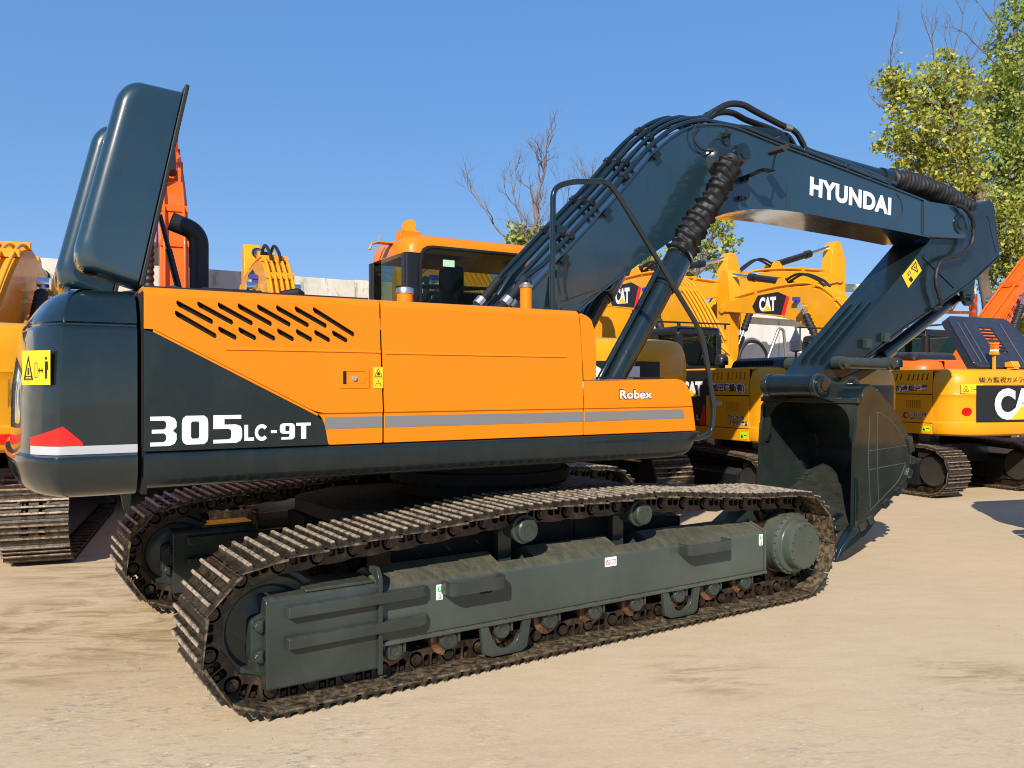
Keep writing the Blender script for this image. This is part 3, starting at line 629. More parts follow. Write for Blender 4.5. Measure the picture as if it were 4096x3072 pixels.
pl = MB(); ol = [(.022, 1.764), (.157, 1.770), (.158, 1.95), (.146, 2.10), (.118, 2.172), (.085, 2.196), (.030, 2.214), (.030, 2.1), (.040, 1.95), (.052, 1.85), (.058, 1.764)]
pl.prism([tuple(q) for q in roundpoly(ol[1:], .01)], .006, .62); bp('fender_cover', pl, 'orange', bevel=.010, seg=3, smooth=50)
sk_ = MB()
prof = [(.03, 1.391), (.004, 1.391), (-.004, 1.386), (-.006, 1.375), (-.006, 1.29), (.004, 1.262), (.022, 1.235), (.05, 1.216), (.09, 1.206), (.16, 1.203), (.16, 1.22), (.05, 1.25), (.03, 1.29)]
def skring(x, k=0): return [(x, p[0]+k*(1 if p[1] < 1.3 else .15)*.6, p[1]+k*(1 if p[1] < 1.3 else 0)) for p in prof]
sk_.loft([skring(x, k) for x, k in ((-2.658, 0), (-1.5, 0), (0, 0), (.85, 0), (.98, .008), (1.04, .025), (1.08, .055), (1.098, .095))])
bp('side_skirt', sk_, 'teal', smooth=40)
dk = MB(); dk.box((-.98, .42, 2.20), (.0, 1.0, 2.228)); bp('deck_plate', dk, 'orange')
tm = MB(); tm.box((-2.62, .06, 2.2325), (-1.45, .40, 2.240)); tm.box((-2.36, .1, 2.24), (-2.05, .3, 2.252)); bp('rubber_trim', tm, 'black_rubber')
# filler caps, handrail
cp = MB(); cp.lathe((-1.092, .35, 2.20), (0, 0, 1), [(0, .052), (.11, .052), (.112, .05), (.112, 0)], 24); cp.m = 1; cp.lathe((-1.092, .35, 2.312), (0, 0, 1), [(0, .056), (.022, .058), (.036, .052), (.042, .03), (.043, 0)], 24); bp('hydraulic_filler', cp, ['orange', 'zinc'], smooth=30)
cp = MB(); cp.lathe((-.188, .35, 2.20), (0, 0, 1), [(0, .042), (.205, .042), (.206, 0)], 24); cp.m = 1; cp.lathe((-.188, .35, 2.405), (0, 0, 1), [(0, .048), (.012, .05), (.02, .044), (.02, .03), (.034, .03), (.034, 0)], 24); bp('fuel_filler', cp, ['orange', 'zinc'], smooth=30)
hr = MB(); P = roundpoly([(1.06, .10, 1.332), (1.22, .12, 1.335), (1.33, .12, 1.36), (1.357, .12, 1.538), (1.325, .12, 1.70), (1.258, .12, 2.03), (1.195, .12, 2.17), (.43, .12, 3.08), (.335, .12, 3.158), (.02, .12, 3.115), (-.118, .12, 3.055), (-.124, .12, 2.24)], [0, .03, .1, .1, .1, .15, .12, .09, .09, .08, .09, 0], 6, False)
hr.tube(P, .0195, 12); hr.tube([(1.337, .12, 1.64), (1.352, .12, 1.565)], .024, 12); hr.tube([(-.1235, .12, 2.24), (-.124, .12, 2.54)], .0235, 12)
for z in (2.455, 2.758): hr.prism([(-.10, z), (-.045, z+.004), (-.012, z+.03), (-.012, z+.05), (-.10, z+.05)], .10, .15)
hr.prism([(-.18, 2.2325), (-.06, 2.2325), (-.09, 2.36), (-.105, 2.46), (-.14, 2.46), (-.155, 2.36)], .145, .152); hr.box((1.36, .10, 1.575), (1.42, .14, 1.61)); hr.box((-.20, .07, 2.231), (-.04, .2, 2.238))
for x in (-.18, -.06): hr.cyl((x, .10, 2.238), (x, .10, 2.252), .012, n=6)
bp('handrail', hr, 'teal_gloss', smooth=40)
# ---------------- raised hood lids
def lid(w0, w1, name, dx=0):
    prof = [(-2.668+dx, 2.248), (-2.940+dx, 2.330), (-2.955+dx, 2.42), (-2.757+dx, 3.245), (-2.690+dx, 3.318), (-2.448+dx, 3.300)]
    pr = roundpoly([(p[0], p[1]) for p in prof], [.001, .10, .05, .09, .09, .001], 6, True)
    pr = [(p.x, p.y) for p in pr]; cx = sum(p[0] for p in pr)/len(pr); cz = sum(p[1] for p in pr)/len(pr)
    # shell: near side rounded into the crown, open towards the front
    mb = MB(); rings = []
    op = Vector((-2.448+2.668, 3.300-2.248)).normalized(); nrm = Vector((-op.y, op.x))       # pointing away from the opening
    for w, d in ((w0, .082), (w0+.0005, .070), (w0+.006, .046), (w0+.018, .024), (w0+.038, .008), (w0+.068, 0), (w1-.068, 0), (w1-.038, .008), (w1-.018, .024), (w1-.006, .046), (w1-.0005, .070), (w1, .082)):
        rg_ = []
        for p in pr:
            q = Vector(p); k = (q-Vector(prof[0])).dot(nrm)          # depth from the opening plane
            f = min(1, max(0, k)/.12); tang = (q-Vector(prof[0])).dot(op); mid = .54
            q2 = q-nrm*d*f-op*(1 if tang > mid else -1)*d*min(1, abs(tang-mid)/.45)*.55
            rg_.append((q2.x, w, q2.y))
        rings.append(rg_)
    mb.loft(rings)
    o = bp(name, mb, 'teal_boom', smooth=50)
    s = MB(); a, c = Vector((-2.660+dx, 2.25)), Vector((-2.440+dx, 3.31)); t = (c-a).normalized(); n = Vector((t.y, -t.x))
    s.prism([tuple(a+n*0.0), tuple(c), tuple(c+t*.02), tuple(c+n*.022+t*.02), tuple(a+n*.022), ], w0-.008, w1+.008); bp('hood_seal', s, 'black_rubber', o, bevel=.005)
    return o
lid(.15, .46, 'hood_lid'); lid(1.02, 1.95, 'hood_lid', -.055)
gs = MB(); gs.tube([(-2.515, .50, 2.69), (-2.413, .50, 2.27)], .014, 10); gs.tube([(-2.47, .50, 2.50), (-2.405, .50, 2.235)], .02, 10); bp('gas_strut', gs, 'black_paint')
ge = MB(); ge.tube([(-2.70, .55, 2.235), (-2.45, .42, 2.27), (-2.36, .42, 2.235)], .02, 8); ge.box((-2.60, .4, 2.19), (-2.40, .8, 2.25)); bp('hood_hinge', ge, 'zinc')
ep = MB(); P = roundpoly([(-2.236, .9, 2.2), (-2.236, .9, 2.68), (-2.40, .9, 2.735)], [0, .16, 0], 10, False); ep.tube(P, .057, 20, cap=False); ep.tube([p for p in P[::-1]], .051, 20, cap=False)
bp('exhaust_pipe', ep, 'black_rubber', smooth=60)
mr = MB(); mr.tube([(-1.93, .15, 2.245), (-1.84, .15, 2.255)], [.018, .03], 12); mr.tube([(-1.84, .15, 2.255), (-1.80, .15, 2.252)], [.03, .012], 12); bp('hood_latch', mr, 'black_rubber')
# ---------------- boom
BW0, BW1 = 1.07, 1.64
# foot is hidden behind the side doors
upper = [(-.18, 2.02), (.343, 2.531), (.75, 2.93), (1.196, 3.365), (1.527, 3.715), (1.70, 3.87), (1.875, 3.992), (2.02, 4.058), (2.17, 4.103), (2.40, 4.138), (2.63, 4.135), (3.10, 4.075), (3.9, 3.985), (4.94, 3.865), (5.56, 3.79)]
lower = [(5.61, 3.405), (4.94, 3.428), (4.175, 3.444), (3.46, 3.458), (3.05, 3.444), (2.80, 3.420), (2.626, 3.386), (2.45, 3.345), (2.313, 3.295), (2.1, 3.215), (1.892, 3.107), (1.104, 2.600), (.763, 2.344), (.25, 1.95), (-.1, 1.75), (-.22, 1.85)]
up_s = [(p.x, p.y) for p in smoothpath([(a, c, 0) for a, c in upper], 3)]; lo_s = [(p.x, p.y) for p in smoothpath([(a, c, 0) for a, c in lower], 3)]
bm_ = MB(); bm_.prism(up_s+lo_s, BW0+.012, BW1-.012)
# flange lips of top and bottom plates
def strip_along(mb, P, th, w0, w1, sgn):
    V2 = [Vector(p) for p in P]; A = []; B_ = []
    for i, p in enumerate(V2):
        t = (V2[min(i+1, len(V2)-1)]-V2[max(i-1, 0)]).normalized(); n = Vector((-t.y, t.x))*sgn
        A.append(p+n*.001); B_.append(p+n*th)
    rings = [[(a.x, w0, a.y), (b_.x, w0, b_.y), (b_.x, w1, b_.y), (a.x, w1, a.y)] for a, b_ in zip(A, B_)]
    mb.loft(rings)
strip_along(bm_, up_s, .016, BW0-.006, BW1+.006, 1); strip_along(bm_, lo_s[:-9], .016, BW0-.006, BW1+.006, 1)
BO = bp('boom', bm_, 'teal_boom', smooth=25)
# cast tip of the boom (fork)
tp = MB()
for w0, w1 in ((BW0-.012, BW0+.05), (BW1-.05, BW1+.012)):
    P = [(5.50, 3.800), (5.60, 3.795), (5.95, 3.80), (6.08, 3.80)]+[tuple(q) for q in arc(6.175, 3.60, .185, 100, -60, 10)]+[(5.95, 3.42), (5.62, 3.400), (5.50, 3.408)]
    tp.prism(P, w0, w1)
tp.box((5.45, BW0+.05, 3.42), (5.72, BW1-.05, 3.78)); bp('boom_tip', tp, 'teal_boom', BO, bevel=.006)
bs = MB(); bs.lathe((6.175, BW0-.012, 3.60), (0, -1, 0), [(0, .115), (.012, .115), (.016, .07), (.03, .065), (.031, 0)], 28); bp('arm_pin', bs, 'teal', BO, smooth=30)
wl = MB()
for P in ([(5.02, 3.82), (5.10, 3.76), (5.135, 3.66), (5.12, 3.60)], [(5.12, 3.60), (4.86, 3.44)], [(5.50, 3.42), (5.50, 3.78)], [(3.29, 3.49), (3.29, 3.72)], [(.80, 2.42), (.98, 2.52), (1.10, 2.535), (1.16, 2.60)], [(.60, 2.42), (.95, 2.535)]):
    wl.tube([(a, BW0+.010, c) for a, c in smoothpath([(p[0], p[1], 0) for p in P], 4) for a, c in [(a, c)]] if False else [(q.x, BW0+.010, q.y) for q in smoothpath([(p[0], p[1], 0) for p in P], 4)], .006, 6)
tag(bp('weld_beads', wl, 'teal_worn', BO), kind='stuff')
# pin boss dome where the boom cylinders grip the boom
bs = MB(); c = (2.399, BW0+.01, 3.818); bs.lathe(c, (0, -1, 0), [(0, .20), (.006, .195), (.03, .17), (.06, .135), (.085, .125), (.12, .10), (.28, .085), (.285, .0)], 36); bp('cylinder_pin', bs, 'teal_gloss', BO, smooth=40)
tx = MB(); put(tx, fit_text('HYUNDAI', 1.315, .192, .050, 1.08), 3.615, BW0+.0095, 3.637, R(-2.9)); bp('brand_lettering', tx, 'white_decal', BO)
# arm cylinder lug on the boom's back
lg = MB(); P = [(2.55, 4.13), (2.75, 4.235), (3.10, 4.255)]+[tuple(q) for q in arc(3.28, 4.17, .10, 80, -20, 8)]+[(3.5, 4.03), (3.2, 4.06)]
for w in (1.17, 1.50): lg.prism(P, w, w+.06)
lg.cyl((3.27, 1.12, 4.165), (3.27, 1.61, 4.165), .05); bp('cylinder_lug', lg, 'teal', BO, bevel=.006)
# ---------------- cylinders
def hyd(name, w, foot, head, pin, sleeve, mats=('teal_gloss', 'black_rubber', 'chrome', 'teal_gloss')):
    f, h, p = Vector((foot[0], w, foot[1])), Vector((head[0], w, head[1])), Vector((pin[0], w, pin[1]))
    t = (h-f).normalized()
    mb = MB(); mb.tube([f, h], .092, 28); L = (h-f).length
    mb.tube([h-t*.30, h-t*.285, h-t*.03, h-t*.0], [.092, .119, .119, .106], 28); mb.tube([h-t*.32, h-t*.30], .101, 28)
    mb.tube([h-t*.005, h+t*.02], .098, 24)
    for i in range(16):
        a = i*math.pi/8; u = Vector((0, 1, 0)); v = t.cross(u); q = h+(u*math.cos(a)+v*math.sin(a))*.088; mb.cyl(q-t*.01, q+t*.015, .011, n=6)
    o = bp(name, mb, 'teal_gloss', smooth=40)
    rd_ = MB(); rd_.tube([h, p], .05, 16); rd_.lathe((p.x, w-.075, p.z), (0, 1, 0), [(0, 0), (0, .07), (.005, .09), (.145, .09), (.15, .07), (.15, 0)], 28); rd_.lathe((p.x, w-.075, p.z), (0, -1, 0), [(0, .055), (.012, .052), (.013, 0)], 20)
    bp('rod', rd_, 'teal_gloss', o, smooth=40)
    # bellows sleeve: spiral gaiter with crumpled foot
    s0, s1 = h+t*.02, p-t*.09; Ls = (s1-s0).length; nT = sleeve; K = nT*18; rings = []
    u = Vector((0, 1, 0)); v = t.cross(u); rnd = random.Random(3)
    for k in range(K+1):
        z = k/K; base = .110-.012*z
        ring = []
        for j in range(28):
            a = 2*math.pi*j/28; ph = (z*nT+a/(2*math.pi)) % 1
            rr = base-.020+(.036+.010*math.sin(z*37+a))*max(0, 1-abs(2*ph-1)*2.3)-.016*math.sin(2*a+z*9)*.6-.008*math.sin(5*a-z*23)
            if z < .17: rr += .022*(1-z/.17)+.012*math.sin(5*a+40*z)
            if z > .96 or k == 0: rr = .085
            wob = (u*.012*math.sin(z*7)+v*.016*math.sin(z*5+1))*math.sin(math.pi*z)
            ring.append(s0+t*(Ls*z)+wob+(u*math.cos(a)+v*math.sin(a))*rr+t*.012*math.sin(a+1)*(1-z))
        rings.append(ring)
    sl_ = MB(); sl_.loft(rings); bp('bellows_sleeve', sl_, 'black_rubber', o, smooth=70)
    cl = MB(); cl.tube([h+t*.022, h+t*.04], .118, 20); bp('sleeve_clamp', cl, 'zinc', o)
    pp = MB(); off = -v*.14 if v.x > 0 else v*.14
    off = Vector((-t.z, 0, t.x))*.115
    pp.tube([h-t*.16+off*.7, h-t*.16+off*1.12, h-t*.30+off*1.1, h-t*.62+off*1.08, h-t*1.2+off*1.08, f+t*.1+off*1.08, f+off*.6], .024, 10)
    pp.prism([(0, 0)]*3, 0, 0) if False else None
    pp.box(tuple((h-t*.16+off)-Vector((.04, .04, .03))), tuple((h-t*.16+off)+Vector((.04, .04, .03))))
    bp('cylinder_pipe', pp, 'teal_gloss', o, smooth=50)
    return o
hyd('boom_cylinder', .87, (.86, 1.60), (1.68, 2.82), (2.399, 3.818), 14)
hyd('boom_cylinder', 1.77, (.88, 1.60), (1.70, 2.82), (2.399, 3.818), 14)
# arm cylinder under its sleeve
ac = MB(); A, B_ = Vector((3.27, 1.366, 4.165)), Vector((5.30, 1.366, 4.075)); ac.tube([A, B_], .085, 24); ac.tube([B_-Vector((.16, 0, -.006)), B_], .105, 24); AC = bp('arm_cylinder', ac, 'teal', smooth=40)
sl_ = MB(); C_ = Vector((7.0, 1.366, 3.86)); rings = []; t = (C_-B_); K = 26*6
for k in range(K+1):
    z = k/K; q = B_+t*z+Vector((0, 0, .075*math.sin(math.pi*z))); ring = []
    for j in range(24):
        a = 2*math.pi*j/24; ph = (z*26+.12*math.sin(2*a)) % 1; rr = .104+.024*(1-abs(2*ph-1))+.010*math.sin(4*a+z*31)*math.sin(z*17)
        if k in (0, K): rr = .07
        ring.append(q+Vector((0, math.cos(a)*rr*1.12, math.sin(a)*rr)))
    rings.append(ring)
sl_.loft(rings); bp('bellows_sleeve', sl_, 'black_rubber', AC, smooth=70)
# ---------------- pipes and hoses on the boom
def along(P, h0, x0, x1):
    V2 = [Vector(p) for p in P]; out = []
    for i, p in enumerate(V2):
        if x0 <= p.x <= x1:
            t = (V2[min(i+1, len(V2)-1)]-V2[max(i-1, 0)]).normalized(); out.append(p+Vector((-t.y, t.x))*h0)
    return out
PIPES = ((1.115, .055, .36, 5.0), (1.20, .098, .34, 2.16), (1.29, .136, .30, 2.16), (1.385, .168, .26, 2.1), (1.50, .10, .3, 5.2))
def at_u(x, h=0): return next(p for p in along(up_s, h, x, 9))
for k, (w, h0, x0, x1) in enumerate(PIPES):
    if x1 > 4: q = along(up_s, h0, x0, 2.3)+along(up_s, .062, 2.7, x1)
    else: q = along(up_s, h0, x0, x1)
    P = [(p.x, w, p.y) for p in q]
    P = [(x0-.16, w+.02, P[0][2]-.17)]+P
    if k in (1, 2, 3): P += [(2.34, w, 4.24), (2.42, w, 4.31)]
    t_ = MB(); t_.tube(P, .0215 if k != 2 else .0245, 10); bp('hydraulic_pipe', t_, 'teal_gloss', BO, smooth=60)
for x in (.62, .92, 1.30, 1.66):
    for k, (w, h0, x0, x1) in enumerate(PIPES):
        if k == 4 or (k == 0 and x in (.92, 1.66)): continue
        p = at_u(x+.03*k, h0); i = min(range(len(up_s)), key=lambda j: abs(up_s[j][0]-p.x)); t = (Vector(up_s[i+1])-Vector(up_s[i-1])).normalized(); n = Vector((-t.y, t.x))
        cl = MB(); cl.prism([tuple(p-n*.036-t*.028), tuple(p+n*.031-t*.028), tuple(p+n*.031+t*.028), tuple(p-n*.036+t*.028)], w-.03, w+.03); bp('pipe_clamp', cl, 'black_paint', BO, bevel=.012)
        b3 = MB(); b3.prism([tuple(p-n*(h0-.018)-t*.012), tuple(p-n*.037-t*.012), tuple(p-n*.037+t*.012), tuple(p-n*(h0-.018)+t*.012)], w-.01, w+.01); bp('clamp_post', b3, 'teal', BO)
for x in (3.55, 4.0, 4.45, 4.82):
    p = at_u(x); cl = MB(); cl.box((p.x-.03, 1.10, p.y+.015), (p.x+.03, 1.20, p.y+.105)); bp('pipe_clamp', cl, 'teal', BO, bevel=.008)
for w, dz, dx in ((1.27, 0, 0), (1.40, -.045, .03)):
    t_ = MB(); P = smoothpath([(2.20, w, 4.19), (2.36, w, 4.26), (2.50, w, 4.345+dz), (2.68, w, 4.442+dz), (2.87, w, 4.472+dz), (3.06, w, 4.435+dz), (3.37+dx, w, 4.372+dz*.3), (3.47+dx, w, 4.355+dz*.3)], 5); t_.tube(P, .031, 12); bp('rubber_hose', t_, 'black_rubber', BO, smooth=60)
    t_ = MB(); t_.tube([(3.47+dx, w, 4.355+dz*.3), (3.56+dx, w, 4.35+dz*.3)], .036, 12); bp('hose_fitting', t_, 'zinc', BO)
    t_ = MB(); P = smoothpath([(3.56+dx, w, 4.35+dz*.3), (3.66+dx, w, 4.31), (3.75+dx, w, 4.22), (3.82+dx, w, 4.165), (4.2, w-.05, 4.10), (5.2, w-.05, 3.975)], 4); t_.tube(P, .03, 12); bp('hydraulic_pipe', t_, 'teal_gloss', BO, smooth=60)
br = MB(); br.prism([(3.42, 4.03), (3.62, 4.01), (3.56, 4.31), (3.48, 4.31)], 1.30, 1.33); bp('hose_bracket', br, 'teal', BO)
for P in ([(2.08, 4.10), (2.02, 4.03), (2.03, 3.93), (2.12, 3.865), (2.28, 3.875), (2.38, 3.88)], [(2.42, 4.10), (2.46, 4.02), (2.47, 3.93)], [(.62, 2.72), (.60, 2.60), (.62, 2.47)]):
    t_ = MB(); t_.tube(smoothpath([(a, BW0-.03, c) for a, c in P], 5), .009, 6); bp('cable', t_, 'black_rubber', BO)
wlx = MB(); wlx.prism(roundpoly([(2.80, 3.90), (2.87, 3.955), (2.915, 3.93), (2.84, 3.875)], .01), .72, .90); WLX = bp('work_lamp', wlx, 'rough_steel', bevel=.008)
b2 = MB(); b2.box((2.66, .80, 3.715), (2.82, .90, 3.722)); b2.tube([(2.82, .85, 3.722), (2.845, .83, 3.88)], .012, 8); b2.tube([(2.69, .85, 3.715), (2.66, 1.07, 3.68)], .02, 8); bp('lamp_bracket', b2, 'teal', WLX)
for x, z in ((2.64, 3.49), (2.58, 3.80), (2.66, 3.66), (2.43, 4.05)):
    b2 = MB(); b2.box((x-.03, 1.02, z-.02), (x+.03, BW0+.013, z+.02)); b2.cyl((x, 1.03, z), (x, .99, z), .013, n=6); bp('clip_bracket', b2, 'teal', BO, bevel=.004)
for x in (.50, 1.03, 1.54):
    p = at_u(x); b2 = MB(); b2.prism([(p.x-.05, p.y-.06), (p.x+.01, p.y+.0), (p.x+.04, p.y-.03), (p.x-.02, p.y-.09)], 1.03, 1.065); bp('clip_bracket', b2, 'teal', BO, bevel=.004)
# supply hoses behind the side doors up to the pipes
for x, w in ((.10, .95), (.20, 1.05), (.28, 1.2), (-.05, 1.1)):
    t_ = MB(); t_.tube(smoothpath([(x-.45, w-.1, 2.05), (x-.30, w-.05, 2.22), (x-.10, w, 2.36), (x+.10, w+.05, 2.56)], 5), .033, 10); bp('rubber_hose', t_, 'black_rubber', BO, smooth=60)
    t_ = MB(); t_.tube([(x-.115, w, 2.35), (x-.07, w, 2.395)], .045, 10); bp('hose_fitting', t_, 'zinc', BO)
# ---------------- arm
AW0, AW1 = 1.135, 1.60
armP = [(5.90, 3.72), (6.05, 3.80), (6.42, 3.80), (6.58, 3.80), (6.72, 3.85), (6.85, 3.945), (6.93, 3.985), (7.02, 3.955), (7.060, 3.87), (7.075, 3.76), (7.165, 3.36), (7.155, 3.325), (6.52, 2.949), (5.94, 2.681), (5.27, 2.388), (4.56, 2.030), (4.25, 1.83), (4.02, 1.70), (3.78, 1.66), (3.68, 1.74), (3.74, 1.80), (3.82, 1.835), (4.47, 2.368), (5.12, 2.895), (5.72, 3.385)]
am = MB(); am.prism(roundpoly([Vector(p) for p in armP], .03, 3), AW0, AW1); 
tail = [Vector(p) for p in armP[8:17]]
strip_along(am, armP[11:16], .02, AW0-.012, AW1+.012, 1); AR = bp('arm', am, 'teal', bevel=.004, smooth=25)
rb_ = MB()
pr_ = [(6.52, 3.56), (6.62, 3.74), (6.86, 3.79), (6.93, 3.74), (6.97, 3.6), (7.09, 3.35)]
rb_.tube([(p.x, AW0-.001, p.y) for p in roundpoly([Vector(p) for p in pr_], .04, 4, False)], .006, 6); bp('weld_bead', rb_, 'teal', AR)
sg = MB(); sg.prism([(5.58, 3.17), (5.62, 3.21), (6.22, 2.905), (6.19, 2.86)], AW0-.010, AW0-.001); sg.prism(roundpoly([Vector(q) for q in ((5.66, 3.1), (5.62, 2.8), (5.72, 2.66), (5.76, 2.70), (5.68, 2.82), (5.71, 3.07))], .03), AW0-.007, AW0-.001); bp('stiffener', sg, 'teal', AR)
# ribs on the arm's top face
d = (Vector((5.72, 3.385))-Vector((3.82, 1.835))).normalized(); n = Vector((-d.y, d.x))
for w in (1.24, 1.36, 1.48):
    a = Vector((3.82, 1.835))+d*.16; c = Vector((3.82, 1.835))+d*1.28
    r_ = MB(); r_.prism([tuple(a), tuple(c), tuple(c+n*.02-d*.05), tuple(a+n*.045+d*.05)], w-.012, w+.012); bp('wear_rib', r_, 'teal', AR, bevel=.003)
st_ = MB(); sticker(st_, .17, .175, 'swing')
th = math.atan2(3.146-2.939, 5.45-5.201)
Mst = BM @ Matrix.Translation((5.313, AW0-.006, 2.813)) @ Matrix.Rotation(-R(45), 4, 'Y')
dm = MB(); dm.m = 0; dm.prism([(5.45, 3.146), (5.562, 3.025), (5.313, 2.813), (5.201, 2.939)], AW0-.006, AW0-.003); dm.m = 1
def q2(u_, v_): a, b_, c = Vector((5.201, 2.939)), Vector((5.45, 3.146)), Vector((5.313, 2.813)); p = a+(b_-a)*u_+(c-a)*v_; return (p.x, p.y)
xz_plate(dm, [[q2(.55, .15), q2(.95, .12), q2(.78, .85)], [q2(.61, .22), q2(.89, .20), q2(.77, .68)]], AW0-.0085, AW0-.007)
dm.prism([q2(.70, .30), q2(.80, .30), q2(.77, .48)], AW0-.0085, AW0-.007); dm.prism([q2(.28, .2), q2(.45, .2), q2(.45, .42), q2(.28, .42)], AW0-.0085, AW0-.007); dm.m = 0; dm.prism([q2(.31, .24), q2(.42, .24), q2(.42, .38), q2(.31, .38)], AW0-.0095, AW0-.0087); dm.m = 1; dm.prism([q2(.2, .6), q2(.38, .55), q2(.4, .9), q2(.25, .9)], AW0-.0085, AW0-.007)
bp('warning_sticker', dm, ['yellow_decal', 'black_decal'], AR)
t_ = MB(); P = smoothpath([(6.05, 1.02, 3.80), (6.18, 1.0, 3.77), (6.34, 1.0, 3.66), (6.40, 1.02, 3.53), (6.37, 1.03, 3.38), (6.20, 1.04, 3.25), (5.98, 1.05, 3.195), (5.80, 1.05, 3.13), (5.715, 1.05, 3.0), (5.72, 1.05, 2.85), (5.79, 1.05, 2.70), (5.82, 1.07, 2.62), (5.72, 1.09, 2.585)], 6)
t_.tube(P, [.022+.004*((i//2) % 2) for i in range(len(P))], 10); bp('rubber_hose', t_, 'black_rubber', AR, smooth=60)
for x, z in ((4.56, 2.17), (4.87, 2.245)):
    b2 = MB(); b2.box((x-.045, AW0-.06, z-.05), (x+.045, AW0-.001, z+.05)); bp('stop_pad', b2, 'teal_worn', AR, bevel=.006)
# bucket cylinder under the arm and the links
bc = MB(); A, B_ = Vector((6.60, 1.366, 2.78)), Vector((5.15, 1.366, 2.05)); bc.tube([A, B_], .07, 20); bc.tube([B_, Vector((4.80, 1.366, 1.93))], .042, 16); bc.tube([B_+(A-B_).normalized()*.2, B_], .088, 20); bp('bucket_cylinder', bc, 'teal_gloss', smooth=40)
bl = MB(); P = [(6.46, 2.90)]+[tuple(q) for q in arc(6.62, 2.78, .10, 200, 380, 8)]+[(6.75, 3.0)]
for w in (1.20, 1.48): bl.prism(P, w, w+.05)
bl.cyl((6.62, 1.16, 2.78), (6.62, 1.57, 2.78), .04); bp('cylinder_lug', bl, 'teal', AR, bevel=.004)
for w in (1.005, 1.61):
    gl = MB(); gl.tube([(4.05, w+.06, 1.96), (4.84, w+.06, 1.955)], .062, 16)
    for x in (4.05, 4.84): gl.lathe((x, w, 1.957), (0, 1, 0), [(0, 0), (0, .05), (.006, .07), (.114, .07), (.12, .05), (.12, 0)], 24); gl.lathe((x, w, 1.957), (0, -1, 0), [(0, .045), (.03, .045), (.031, 0)], 16)
    bp('link_bar', gl, 'teal_worn', smooth=40)
pl_ = MB(); pl_.prism([(4.16, 1.66), (4.23, 1.62), (4.31, 1.68), (4.55, 1.78), (4.90, 1.92), (4.88, 2.02), (4.78, 2.02), (4.50, 1.88), (4.22, 1.80)], 1.17, 1.56); bp('bucket_link', pl_, 'teal_worn', bevel=.01)
# ---------------- bucket
BK0, BK1 = .76, 2.0
sideP = [(3.985, 1.556), (4.020, 1.685), (4.08, 1.715), (4.191, 1.708), (4.351, 1.600), (4.50, 1.50), (4.625, 1.375), (4.72, 1.27), (4.775, 1.155), (4.810, 1.03), (4.800, .90), (4.74, .765), (4.62, .655), (4.46, .565), (4.191, .400), (4.03, .325), (3.906, .285), (3.868, .30), (3.874, .70), (3.890, 1.10), (3.905, 1.30), (3.918, 1.32), (3.93, 1.50)]
bk = MB()
for w0, w1 in ((BK0, BK0+.035), (BK1-.035, BK1)): bk.prism(sideP, w0, w1)
sh = [(p.x, p.y) for p in smoothpath([(a, c, 0) for a, c in sideP[:17]], 3)]
sh_in = []
V2 = [Vector(p) for p in sh]
for i, p in enumerate(V2):
    t = (V2[min(i+1, len(V2)-1)]-V2[max(i-1, 0)]).normalized(); n = Vector((t.y, -t.x)); sh_in.append(p+n*.03)
o_ = [p-Vector((sh_in[i]-p))*.0 for i, p in enumerate(V2)]
rings = [[(p.x, BK0+.034, p.y), (p.x, BK1-.034, p.y), (q.x, BK1-.034, q.y), (q.x, BK0+.034, q.y)] for p, q in zip(V2, sh_in)]
# keep the skin just inside the side plates
rings = [[(q.x if False else a[0], a[1], a[2]) for a in r] for r, q in zip(rings, sh_in)]
bk.loft(rings)
BKT = bp('bucket', bk, 'teal_bucket', smooth=30)
# gussets in the opening's upper corners and the lip bar across the top
for w0, w1, s in ((BK0+.035, BK0+.05, 1), (BK1-.05, BK1-.035, -1)):
    pass
cg = MB(); cg.box((3.925, BK0+.001, 1.545), (3.985, BK1-.001, 1.60)); bp('mouth_bar', cg, 'teal_bucket', BKT, bevel=.008)
for y0, s in ((BK0+.036, 1), (BK1-.036, -1)):
    gm = MB(); P = [(y0, 1.544), (y0+s*.24, 1.544)]+[(y0+s*(.24-.17*math.sin(R(a))), 1.544-.21+.21*math.cos(R(a))-.02) for a in range(10, 91, 10)]+[(y0+s*.075, 1.22), (y0+s*.03, 1.10), (y0, 1.11)]
    gm.prism(P, 3.945, 3.985, 'x'); bp('corner_gusset', gm, 'teal_bucket', BKT, bevel=.006)
# wear strips: cutting side edges
for y0, y1 in ((BK0-.02, BK0-.001), (BK1+.001, BK1+.02)):
    ce = MB(); ce.prism([(3.862, .33), (3.905, .33), (3.925, .62), (3.915, .80), (3.880, .82), (3.872, .6)], y0, y1)
    bp('side_cutter', ce, 'teal_gloss', BKT, bevel=.005)
for z in (.42, .52, .62):
    bt = MB(); bt.cyl((3.93, BK0+.0, z), (3.93, BK0-.02, z), .018, n=6); bp('bolt', bt, 'teal_bucket', BKT)
tk = MB()
for P in ([(4.12, 1.42), (4.10, 1.0), (4.13, .50)], [(4.24, 1.45), (4.24, 1.0), (4.26, .55)], [(4.10, 1.07), (4.72, 1.10)], [(4.10, .88), (4.70, .92)], [(4.25, 1.45), (4.45, 1.37), (4.62, 1.22), (4.70, 1.10)], [(4.70, .90), (4.58, .74), (4.35, .60), (4.13, .47)]):
    tk.tube([(q.x, BK0-.001, q.y) for q in smoothpath([(p[0], p[1], 0) for p in P], 5)], .005, 5)
tag(bp('weld_beads', tk, 'teal_dusty', BKT), kind='stuff')
